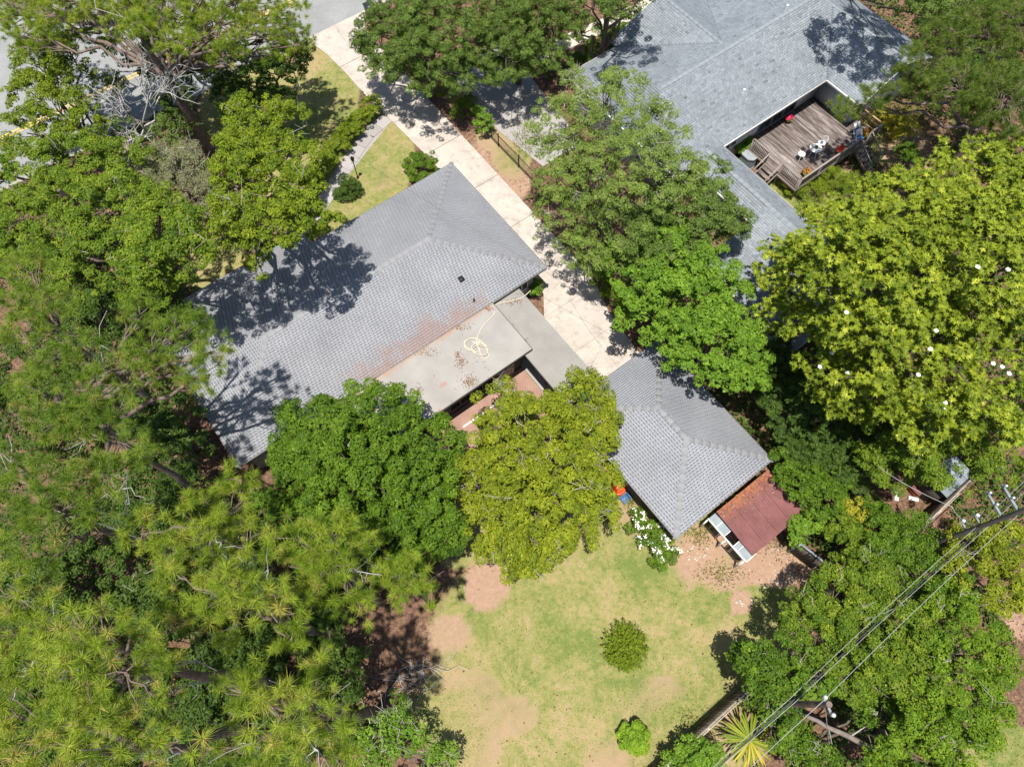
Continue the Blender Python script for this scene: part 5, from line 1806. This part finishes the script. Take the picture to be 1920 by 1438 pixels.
# --- pines of the left side
G = 'tall pines'
pine('pine reaching over the left end of the main roof', [(340, 620, 12, 52), (400, 655, 12, 44), (285, 655, 12, 52), (262, 590, 12, 42), (390, 700, 11, 46), (320, 700, 11, 42), (235, 690, 12, 44), (365, 610, 11.5, 34)], base=at(330, 900), mat='needle_mid', trunk_r=.24, ln=.30, tuft=.38, dead=5)
pine('pine at the left edge level with the top of the main roof', [(55, 505, 13, 52), (95, 570, 13, 50), (45, 620, 13, 48), (150, 640, 13, 44), (105, 680, 13, 44), (30, 560, 13, 40)], mat='needle_mid', trunk_r=.24, ln=.32, tuft=.38, dead=5)
pine('pine left of the shaded mulch by the lower left house corner', [(175, 725, 13, 54), (150, 790, 13, 50), (240, 835, 13, 54), (95, 790, 13, 50), (60, 735, 13, 44), (275, 860, 12, 36), (195, 880, 13, 44), (220, 760, 12.5, 40)], mat='needle_mid', trunk_r=.24, ln=.32, tuft=.38, dead=6)
pine('pine at the left edge with a bare upper limb', [(55, 905, 14, 60), (110, 960, 14, 54), (45, 1010, 14, 52), (150, 900, 13.5, 44), (90, 1050, 13, 40), (190, 950, 13, 44), (20, 860, 14, 40)], mat='needle_mid', trunk_r=.28, ln=.34, tuft=.40, dead=6)
pine('small pine top just below the shaded mulch', [(450, 895, 10, 40), (430, 950, 10.5, 54), (380, 1000, 11, 54), (320, 1040, 12, 54), (470, 1010, 10.5, 44), (400, 1060, 11.5, 44), (260, 1000, 12, 46)], trunk_r=.22, ln=.31, tuft=.38, dead=5)
pine('pine overlapping the round mid-green garden tree', [(560, 1010, 11, 54), (620, 1000, 11, 54), (680, 1030, 10, 42), (600, 1080, 11, 54), (650, 1110, 10, 52), (700, 1090, 10, 36), (680, 1150, 9.5, 36), (540, 1060, 11, 40)], trunk_r=.22, ln=.31, tuft=.38, dead=5)
pine('pine tip reaching furthest over the back lawn', [(770, 1070, 9, 40), (805, 1110, 8, 30), (750, 1110, 8.5, 34), (735, 1060, 9, 30)], trunk_r=.14, ln=.29, tuft=.36, dead=4)
pine('tallest pine with big yellow-green needle tufts at the lower left', [(175, 1190, 17, 80), (150, 1255, 17, 74), (235, 1265, 18, 82), (285, 1305, 17, 64), (200, 1350, 17, 74), (115, 1330, 16.5, 54), (290, 1230, 16.5, 50), (240, 1170, 16.5, 46), (120, 1200, 16, 42)], trunk_r=.32, ln=.31, wd=.0145, tuft=.44, dead=5, brown=.14)
pine('bright tufted pine along the bottom edge at the left', [(330, 1390, 16.5, 54), (55, 1395, 16.5, 66), (165, 1410, 17, 64), (265, 1400, 16.5, 50), (20, 1340, 16, 44), (220, 1440, 16.5, 60), (100, 1450, 16.5, 60)], trunk_r=.3, ln=.31, wd=.0145, tuft=.44, dead=4, brown=.14)
pine('pine in the middle of the left grove', [(370, 1130, 14, 54), (430, 1110, 14, 54), (500, 1115, 13, 52), (440, 1175, 13, 46), (550, 1150, 12, 42), (545, 1200, 12, 36), (330, 1080, 14, 44), (470, 1060, 13, 36), (310, 1170, 14, 44)], trunk_r=.26, ln=.33, tuft=.40, dead=6, brown=.1)
pine('pine at the bottom edge beside the shaded lawn corner', [(560, 1290, 14, 42), (620, 1340, 14, 54), (560, 1395, 14, 54), (650, 1395, 13, 42), (505, 1400, 14, 44), (465, 1320, 15, 50), (425, 1290, 15, 36), (590, 1235, 13, 36), (480, 1270, 14.5, 36), (440, 1410, 14.5, 44), (640, 1440, 13.5, 44)], trunk_r=.28, ln=.34, tuft=.40, dead=6, brown=.1)
pine('pine cut by the lower left edge of the picture', [(20, 1180, 14, 50), (60, 1240, 14, 46), (30, 1290, 14, 46), (80, 1130, 13.5, 40), (10, 1100, 14, 46)], trunk_r=.26, ln=.34, tuft=.40, dead=6)

# --- understory of the left side
GU = 'broadleaf undergrowth beneath the pines'
for lb, lobes, mt in (
        ('broad green undergrowth tree beside the lower left eave', [(330, 790, 4, 54), (290, 760, 4.3, 50), (350, 840, 3.6, 44), (300, 850, 3.6, 44), (250, 780, 4, 44)], 'lf_dark'),
        ('deep green undergrowth tree above the pine at the left roof end', [(220, 590, 4.5, 70), (150, 560, 4.5, 60), (290, 560, 4.2, 46), (300, 610, 4, 54)], 'lf_dark'),
        ('deep green undergrowth tree by the left edge at mid height', [(60, 690, 4, 70), (120, 740, 4, 70), (30, 780, 4, 60)], 'lf_dark'),
        ('dark undergrowth tree below the mulch at the house corner', [(330, 930, 3.5, 56), (270, 950, 3.5, 60), (210, 980, 3.5, 60), (390, 950, 3, 34)], 'lf_dark'),
        ('shaded undergrowth tree at the left among bare limbs', [(90, 1080, 4, 80), (40, 1140, 4, 70), (160, 1110, 4, 70), (60, 1000, 4, 60)], 'lf_dark'),
        ('shaded undergrowth tree in the middle of the pine grove', [(360, 1210, 4, 76), (420, 1260, 4, 70), (300, 1130, 4, 70), (480, 1230, 4, 60)], 'lf_dark'),
        ('shaded undergrowth tree between grove and back lawn', [(560, 1140, 3.5, 70), (620, 1200, 3.3, 60), (650, 1260, 3, 48), (590, 1280, 3.4, 60)], 'lf_dark'),
        ('shaded undergrowth tree at the bottom of the pine grove', [(400, 1370, 4.5, 80), (500, 1350, 4.5, 70), (340, 1310, 4.5, 70), (590, 1380, 4, 70)], 'lf_dark'),
        ('shaded undergrowth tree in the lower left corner', [(60, 1300, 4.5, 90), (150, 1400, 4.5, 90), (250, 1380, 4.5, 80), (40, 1410, 4.5, 80)], 'lf_dark'),
        ('shaded undergrowth tree below the dark pine at the upper right', [(1850, 140, 3.5, 60), (1900, 210, 3.2, 50), (1800, 90, 3.5, 50), (1900, 60, 4, 60), (1760, 40, 3, 44), (1830, 30, 3.5, 50)], 'lf_dark'),
        ('shaded undergrowth tree under the small pine top', [(480, 990, 3.6, 60), (420, 1040, 3.6, 70), (520, 1050, 3.6, 60), (360, 1080, 3.6, 60)], 'lf_dark')):
    broadleaf('undergrowth_tree', lb, lobes, mt, (.19, .12), .55, .9, .14, group=GU, twigs=2)
broadleaf('undergrowth_tree', 'open leafy sapling with bare twigs at the bottom edge of the lawn', [(700, 1390, 3.2, 46), (760, 1370, 3, 38), (745, 1335, 3, 30), (780, 1420, 2.8, 38), (690, 1440, 3.2, 50), (830, 1425, 2, 26)], 'lf_bright', (.17, .10), .4, .6, .1, twigs=9)

# --- thicket at the lower right
GT = 'thicket trees along the fence at the lower right'
for lb, lobes, mt, lf, dn in (
        ('deep green leafy tree of the thicket nearest the lawn', [(1425, 1252, 4.4, 42), (1460, 1290, 4.8, 52), (1440, 1340, 3.8, 36), (1505, 1260, 5, 52), (1480, 1225, 4.4, 40), (1418, 1290, 3.8, 30), (1388, 1222, 3.2, 17), (1450, 1370, 3.2, 30)], 'lf_dense', (.18, .13), 1.05),
        ('yellowish mixed tree of the thicket below the bare soil', [(1510, 1155, 4.2, 44), (1565, 1122, 4.6, 56), (1540, 1185, 5, 60), (1600, 1180, 5, 58), (1625, 1085, 4.6, 50), (1580, 1070, 4, 36)], 'lf_mixed', (.15, .085), .9),
        ('olive thicket tree crossed by the overhead wires', [(1640, 1230, 5, 62), (1700, 1190, 5, 64), (1600, 1270, 4.6, 40), (1700, 1270, 5, 60), (1650, 1150, 4.6, 50)], 'lf_mixed', (.15, .085), .9),
        ('bright green thicket tree at the right side above the grass', [(1770, 1180, 5.2, 62), (1820, 1245, 5.6, 68), (1875, 1230, 5, 46), (1850, 1300, 5.2, 58), (1790, 1120, 4.8, 44)], 'lf_mid', (.16, .09), .95),
        ('bright yellow-green thicket tree at the bottom right', [(1740, 1345, 5.2, 62), (1795, 1380, 5.6, 66), (1700, 1410, 4.8, 62), (1835, 1370, 4.6, 36), (1665, 1430, 4.2, 36), (1760, 1430, 5, 50)], 'lf_mid', (.17, .10), .95),
        ('dark glossy thicket tree under the right utility pole', [(1830, 1040, 4.2, 54), (1890, 1025, 4.2, 54), (1865, 1090, 4.6, 56), (1905, 1105, 4.6, 44), (1790, 1065, 4, 34)], 'lf_yellow', (.18, .08), .85),
        ('green thicket tree beside the leaning dead trunk', [(1625, 1325, 3.4, 30), (1500, 1385, 2.6, 30), (1500, 1425, 2.6, 34), (1540, 1440, 2.2, 34), (1660, 1350, 4, 34), (1470, 1400, 2.4, 30)], 'lf_dense', (.18, .12), .85),
        ('low mixed thicket tree left of the right utility pole', [(1700, 1060, 3.8, 46), (1740, 1090, 4, 46), (1660, 1040, 3.6, 40), (1720, 1000, 3, 34), (1760, 1030, 3.4, 30)], 'lf_dense', (.15, .09), .85)):
    broadleaf('thicket_tree', lb, lobes, mt, lf, .5, dn, .15, group=GT, twigs=3, fill=.92)
for lb, lobes, mt, lf, dn in (
        ('golden yellow shrub between carport and corner shed', [(1612, 962, 2.2, 26), (1590, 955, 2, 20)], 'lf_gold', (.13, .09), 1.),
        ('bright lime shrub at the right corner of the carport', [(1505, 990, 2, 26), (1490, 1008, 1.6, 16), (1520, 975, 2.2, 20)], 'lf_bright', (.14, .10), 1.05),
        ('mid green shrub right of the golden shrub', [(1660, 985, 2.8, 36), (1690, 1010, 2.6, 30), (1640, 960, 2.4, 28)], 'lf_dense', (.14, .09), 1.),
        ('olive shrub behind the gate by the carport', [(1590, 1010, 2.4, 36), (1620, 1030, 2.6, 34), (1570, 980, 2.2, 30)], 'lf_mixed', (.13, .08), .9),
        ('dark shrub on the right side of the garage', [(1480, 760, 3.2, 44), (1530, 800, 3.6, 52), (1500, 840, 3, 38), (1440, 740, 2.8, 30)], 'lf_dark', (.15, .09), 1.),
        ('dark grey-green shrub below the big magnolia', [(1580, 860, 3.2, 46), (1550, 830, 3.2, 40), (1610, 890, 3, 34), (1620, 790, 3.2, 40)], 'lf_dark', (.15, .08), .9),
        ('green shrub beside the upper right edge of the carport', [(1500, 900, 3, 38), (1540, 930, 3, 40), (1470, 870, 2.6, 26), (1560, 890, 2.8, 34)], 'lf_dense', (.15, .09), .95),
        ('dark hedge shrub along the far wing of the neighbouring house', [(1440, 640, 3, 36), (1470, 690, 3, 40), (1430, 690, 3, 30), (1500, 730, 3.2, 36)], 'lf_dark', (.15, .08), .95),
        ('leafy bush at the bottom edge left of the palm', [(1300, 1415, 1.8, 34), (1330, 1430, 1.6, 28), (1260, 1435, 1.4, 22), (1290, 1440, 1.8, 30)], 'lf_bright', (.14, .09), 1.),
        ('round dark clipped bush at the top corner of the main roof', [(792, 313, .75, 30)], 'lf_dense', (.11, .07), 1.3),
        ('low dark bush at the foot of the lamp post', [(655, 353, .4, 22), (640, 362, .35, 14)], 'lf_dark', (.11, .06), 1.1),
        ('bright lime ball bush near the bottom of the back lawn', [(1187, 1383, .75, 27), (1183, 1377, .7, 19), (1193, 1389, .7, 18)], 'lf_lime', (.10, .075), 2.2),
        ('low dark shrub along the left wall of the blue grey roofed house', [(1130, 95, 1.2, 34), (1170, 70, 1.2, 30), (1090, 120, 1, 24), (1210, 40, 1.2, 26)], 'lf_dense', (.12, .08), 1.),
        ('bright green shrub at the end of the iron fence', [(908, 232, .9, 17), (900, 212, .9, 12)], 'lf_bright', (.12, .08), 1.1),
        ('brown-green shrub on the strip right of the driveway', [(835, 165, .8, 20), (865, 205, .7, 20), (880, 190, .8, 16)], 'lf_mixed', (.12, .06), .7),
        ('green plant in the shaded notch beside the air conditioner', [(1394, 268, 1, 12), (1384, 282, 1, 9), (1404, 262, 1, 8)], 'lf_bright', (.12, .07), .9),
        ('narrow green shrub beside the walkway end of the main house', [(1008, 533, .8, 9), (1005, 545, .7, 8)], 'lf_bright', (.11, .07), 1.1),
        ('dark brownish shrub under the bright green trees by the driveway', [(1130, 520, .9, 22), (1150, 550, .9, 22), (1105, 490, .7, 16)], 'lf_mixed', (.12, .07), .7),
        ('loose lush shrub in front of the deck', [(1560, 340, .5, 26), (1520, 362, .5, 24), (1600, 348, .5, 22), (1480, 352, .4, 14)], 'lf_olive', (.15, .035), .6),
        ('yellow-green ground shrub right of the deck', [(1670, 235, .5, 24), (1700, 240, .5, 20), (1650, 215, .5, 18)], 'lf_gold', (.13, .06), .7),
        ('green shrub above the stepping stone and magnolia edge', [(1700, 285, .9, 20), (1715, 300, .9, 16)], 'lf_dense', (.12, .07), 1.)):
    broadleaf('shrub', lb, lobes, mt, lf, .26, dn, .05, cat='shrub', squash=.8, fill=1.15)
GH = 'hedge along the garden path'
for lb, lobes in (('hedge shrub touching the driveway at the top of the path', [(700, 196, .7, 17), (690, 210, .7, 15)]), ('second hedge shrub down the path from the driveway', [(676, 222, .7, 17), (664, 238, .7, 16)]),
                  ('hedge shrub opposite the lamp post', [(650, 252, .7, 19), (636, 266, .7, 18)]), ('hedge shrub just below the lamp post bend', [(622, 284, .7, 17), (612, 300, .7, 17)]),
                  ('lowest hedge shrub beside the path', [(602, 320, .7, 18), (594, 338, .7, 16)])):
    broadleaf('hedge_shrub', lb, lobes, 'lf_olive', (.11, .07), .24, 1.25, .04, cat='shrub', group=GH, squash=.85, fill=1.2)

# flowering shrubs by the garage
T, ends, rg = broadleaf('flowering_shrub', 'green shrub covered in white blossom along the garage wall', [(1197, 978, .9, 24), (1222, 1002, .9, 26), (1250, 1032, .8, 24), (1240, 1050, .7, 16)], 'lf_dense', (.12, .07), .24, .9, .04, cat='shrub')
for c, cc in ends[:2] + [ends[2]]:
    for i in rg.choice(len(cc), min(len(cc), 16), replace=False):
        p = cc[i] + ZX * .16 + rg.normal(0, .08, 3)
        n = 9
        mb = MB()
        leaf_quads(mb, p + rg.normal(0, .055, (n, 3)), rg.normal(0, .4, (n, 3)) + ZX, .09, .08, rg.random(n), rg)
        T.part('white_blossom', mb, 'petal')

# palm
pb_ = at(1407, 1387, 0)
pm = Thing('fan_palm', 'yellow-green fan palm with radiating leaves by the lower fence', 'palm', pb_)
hc = at(1406, 1388, 1.5)
pm.part('trunk', MB().tube([pb_, pb_ + (hc - pb_) * .6, hc], [.13, .12, .1], 9), 'bark')
rg = np.random.default_rng(8)
for k in range(44):
    a = k * 2 * math.pi / 44 + rg.normal(0, .06)
    el = rg.uniform(.05, .4) if k % 2 else rg.uniform(.3, .7)
    L = rg.uniform(1.15, 1.4)
    d = np.array([math.cos(a) * math.cos(el), math.sin(a) * math.cos(el), math.sin(el) * .5])
    s = norm(np.cross(d, ZX))
    u_ = np.cross(s, d)
    mb = MB()
    tone = (.95 if (rg.random() < .45 and math.sin(a) < -.5) else rg.uniform(.15, .7))
    rows = []
    for t, w_ in ((0, .012), (.3, .035), (.62, .048), (.85, .036), (1.0, .005)):
        q = hc + d * L * t - ZX * (.28 * t * t * L)
        rows.append([q - s * w_ + u_ * .02, q - u_ * .012, q + s * w_ + u_ * .02])
    vs = np.array(rows).reshape(-1, 3)
    fs = []
    for i in range(4):
        for j in range(2):
            fs.append((i * 3 + j, i * 3 + j + 1, i * 3 + j + 4, i * 3 + j + 3))
    mb.add(vs, fs, tone)
    pm.part('frond', mb, 'palm')

# leaning dead trunk
rg = np.random.default_rng(9)
a, b = at(1612, 1391, 3.6), at(1512, 1342, 5.2)
ld = Thing('leaning_trunk', 'bare grey dead trunk leaning through the lower right thicket', 'dead tree', np.array([at(1640, 1405)[0], at(1640, 1405)[1], 0]))
ld.part('trunk', MB().tube(np.vstack([[at(1640, 1405)], bend(a, b, 6, 0, rg, .01)]), np.linspace(.13, .075, 7), 9), 'bark_log')
q = a + (b - a) * .2
ld.part('branch', MB().tube([q, at(1625, 1360, 3.6)], [.04, .02], 6), 'bark_pale')
ld.part('branch', MB().tube([a + (b - a) * .6, at(1560, 1395, 3.2)], [.03, .015], 6), 'bark_pale')

# wispy bush of upright leafy shoots on the lawn
rg = np.random.default_rng(14)
bp = at(1167, 1212, 0)
sb = Thing('shrub', 'round dark green bush of wispy upright shoots in the middle of the back lawn', 'shrub', bp)
st_, lf_ = MB(), MB()
for k in range(240):
    a = rg.uniform(0, 6.283)
    o = math.sqrt(rg.random()) * 1.15
    h = rg.uniform(.75, 1.5) * (1.25 - .55 * o / 1.15)
    e = bp + np.array([o * math.cos(a), o * math.sin(a), h])
    s0 = bp + np.array([.25 * o * math.cos(a), .25 * o * math.sin(a), 0])
    c_ = bend(s0, e, 5, .12, rg, .08)
    if k % 4 == 0:
        st_.tube(c_, np.linspace(.012, .004, 5), 4, cap=False)
    n = 26
    t = rg.uniform(.25, 1.04, n) * 4
    i = np.minimum(t.astype(int), 3)
    q = c_[i] + (c_[i + 1] - c_[i]) * (t - i)[:, None]
    d = rg.normal(0, .7, (n, 3)) + norm(c_[4] - c_[2]) * .9
    leaf_tris(lf_, q + d * .04, rg.normal(0, .5, (n, 3)) + ZX * .7, .14, .05, np.clip(rg.normal(.42, .2, n), 0, 1), rg, d)
sb.part('stems', st_, 'bark', kind='stuff')
sb.part('leaves', lf_, 'lf_olive', kind='stuff')

# fallen brushwood on the lawn edge
rg = np.random.default_rng(10)
bp = at(790, 1262, 0)
bw_ = MB()
for k in range(46):
    s = bp + np.array([rg.normal(0, .55), rg.normal(0, .4), .1])
    e = s + np.array([rg.normal(0, .9), rg.normal(.1, .6), rg.uniform(.0, .45)])
    bw_.tube(bend(s, e, 4, .05, rg, .15), np.linspace(.018, .006, 4), 4, cap=False)
solo('brushwood', 'pile of grey dead brushwood in tree shade at the left of the lawn', 'brushwood', bw_, 'deadwood', bp, kind='stuff')
bp = at(1168, 1178, 0)

# ------------------------------------------------------------------ ground cover
rg = np.random.default_rng(21)


def scatter(n, want):
    """Points in view on the ground where want(grass, lush, bare) holds."""
    px = rg.uniform(-180, 2100, n); py = rg.uniform(-60, 1640, n)
    a, b = px - 960.0, 719.0 - py
    d = np.stack([a, b * _c + FPX * _s, b * _s - FPX * _c], 1)
    t = -CAM_H / d[:, 2]
    P_ = np.stack([d[:, 0] * t, d[:, 1] * t, np.zeros(n)], 1)
    g, l_, b_ = ground_fields(P_[:, 0], P_[:, 1])
    u = P_ @ UX; v = P_ @ VX
    inside = ((u > -5) & (u < 14.9) & (v > -26) & (v < -13)) | ((u > 10.4) & (u < 16.9) & (v > -9.4) & (v < -.9)) | ((v < -43) ) | ((u > 3.4) & (u < 12.9) & (v > -16) & (v < -9.2)) \
        | ((u > 14.6) & (u < 18.1) & (v < -15)) | ((u > 13.5) & (u < 17) & (v > -15.2) & (v < -9)) | ((u > 28) & (u < 44) & (v < -17)) | ((u > 31) & (u < 39) & (v > -17.3) & (v < -12.3)) | ((u > 20.2) & (u < 25) & (v < -24))
    k = (~inside) & want(g, l_, b_, rg.random(n))
    return P_[k], l_[k]


P_, L_ = scatter(190000, lambda g, l_, b_, r: (g > .55) & (b_ < .5) & (r < .75))
n = len(P_)
mb = MB()
dirs = rg.normal(0, .6, (n, 3)) + ZX * .8
nn = np.cross(dirs, rg.normal(size=(n, 3)))
tone = np.clip(.5 - 1.6 * L_ + rg.normal(0, .26, n), 0, 1)
leaf_quads(mb, P_ + ZX * .025, nn, .085, .03, tone, rg, dirs=dirs)
solo('lawn_grass', 'short dry grass tufts growing over the lawns', 'grass', mb, 'grassblade', (0, 0, 0), kind='stuff')
P_, L_ = scatter(76000, lambda g, l_, b_, r: (g < .4) & (r < .8))
P2_, L2_ = scatter(9000, lambda g, l_, b_, r: (g >= .4) & (r < .25))
P_ = np.vstack([P_, P2_])
n = len(P_)
mb = MB()
leaf_quads(mb, P_ + ZX * (.015 + .03 * rg.random((n, 1))), rg.normal(0, .35, (n, 3)) + ZX, .12, .07, np.clip(rg.normal(.45, .25, n), 0, 1), rg)
solo('leaf_litter', 'brown dry leaves lying under the trees and along the beds', 'leaf litter', mb, 'litter', (0, 0, 0), kind='stuff')
P_, L_ = scatter(170000, lambda g, l_, b_, r: (g < .3) & (b_ < .35))
k = (vnoise(P_[:, 0] + 50, P_[:, 1] + 50, 1.6, 31) > .3) & (vnoise(P_[:, 0] + 9, P_[:, 1] + 3, 4.0, 32) > .2)
# keep the mulch by the lower left house corner, the planting strip and the corner clutter bare
for px, py, r in ((400, 860, 2.6), (430, 900, 2), (900, 230, 3), (1700, 930, 2.2), (860, 170, 2), (1000, 960, 6), (760, 1230, 3), (1130, 560, 1.5), (1640, 1080, 1.2)):
    c_ = at(px, py)
    k &= np.hypot(P_[:, 0] - c_[0], P_[:, 1] - c_[1]) > r
P_ = P_[k]
n = len(P_)
mb = MB()
h = rg.uniform(.05, .55, (n, 1))
dd = rg.normal(0, .8, (n, 3)); dd[:, 2] *= .4
leaf_tris(mb, P_ + ZX * h, rg.normal(0, .45, (n, 3)) + ZX, .22, .16, np.clip(rg.normal(.4, .18, n), 0, .85), rg, dd)
solo('undergrowth', 'low dark green undergrowth covering the ground beneath the trees', 'undergrowth', mb, 'lf_dark', (0, 0, 0), kind='stuff')
mb = MB()
pos = []
for cx, cy, sx_, sy_, k, z in ((990, 552, 14, 6, 60, WZ), (960, 566, 16, 5, 60, WZ), (915, 578, 8, 4, 40, FZ), (860, 612, 16, 6, 60, FZ), (800, 660, 16, 6, 50, FZ), (858, 664, 5, 5, 40, FZ), (865, 680, 10, 8, 60, FZ), (880, 715, 12, 10, 120, FZ), (785, 735, 7, 8, 60, FZ), (950, 610, 6, 10, 30, WZ), (985, 640, 4, 8, 20, WZ), (900, 690, 60, 40, 40, FZ)):
    for _ in range(k):
        q = at(cx + rg.normal() * sx_ * .7, cy + rg.normal() * sy_ * .7, z + .012)
        u, v = q @ UX, q @ VX
        if (z == FZ and -.4 < u < 11 and FV0 + .02 < v < FV1 - .05) or (z == WZ and 11.12 < u < 12.8 and -16.3 < v < -9.5):
            pos.append(q)
for _ in range(330):
    u, v = rg.uniform(QU0, QU1), QV0 + abs(rg.normal()) * .5
    if v < QV1:
        pos.append(W(u, v, slope(v) + .04))
pos = np.array(pos)
leaf_quads(mb, pos, rg.normal(0, .3, (len(pos), 3)) + ZX, .10, .05, np.clip(rg.normal(.5, .25, len(pos)), 0, 1), rg)
solo('roof_leaves', 'dry brown leaves and needles lying on the flat roofs and the carport roof', 'leaf litter', mb, 'litter', (0, 0, 0), kind='stuff')
# weeds and low plants round the deck, the fences and the beds
mb = MB()
for cx, cy, sx_, sy_, k in ((1680, 225, 45, 22, 2600), (1650, 260, 30, 24, 700), (1560, 350, 90, 22, 2600), (1700, 290, 30, 24, 700), (1750, 230, 60, 40, 700), (1310, 1000, 26, 22, 350), (1350, 1075, 40, 20, 350), (985, 262, 22, 32, 700), (1800, 930, 60, 40, 700), (1760, 880, 60, 30, 300), (1330, 1365, 40, 30, 300), (1290, 1350, 20, 20, 120),
                            (1130, 960, 22, 26, 500), (1180, 940, 10, 12, 150), (1850, 900, 50, 40, 700), (820, 1000, 16, 40, 200), (1470, 1030, 30, 14, 120), (560, 95, 24, 14, 350), (640, 445, 40, 16, 200)):
    q = np.array([at(cx + rg.normal() * sx_ * .6, cy + rg.normal() * sy_ * .6) for _ in range(k)])
    h = rg.uniform(.05, .4, (k, 1))
    d = rg.normal(0, .5, (k, 3)) + ZX * .6
    leaf_quads(mb, q + ZX * h * .7, np.cross(d, rg.normal(size=(k, 3))), .14, .045, rg.random(k), rg, dirs=d)
solo('weeds', 'tufts of weeds and low plants along beds and fences', 'weeds', mb, 'weeds', (0, 0, 0), kind='stuff')
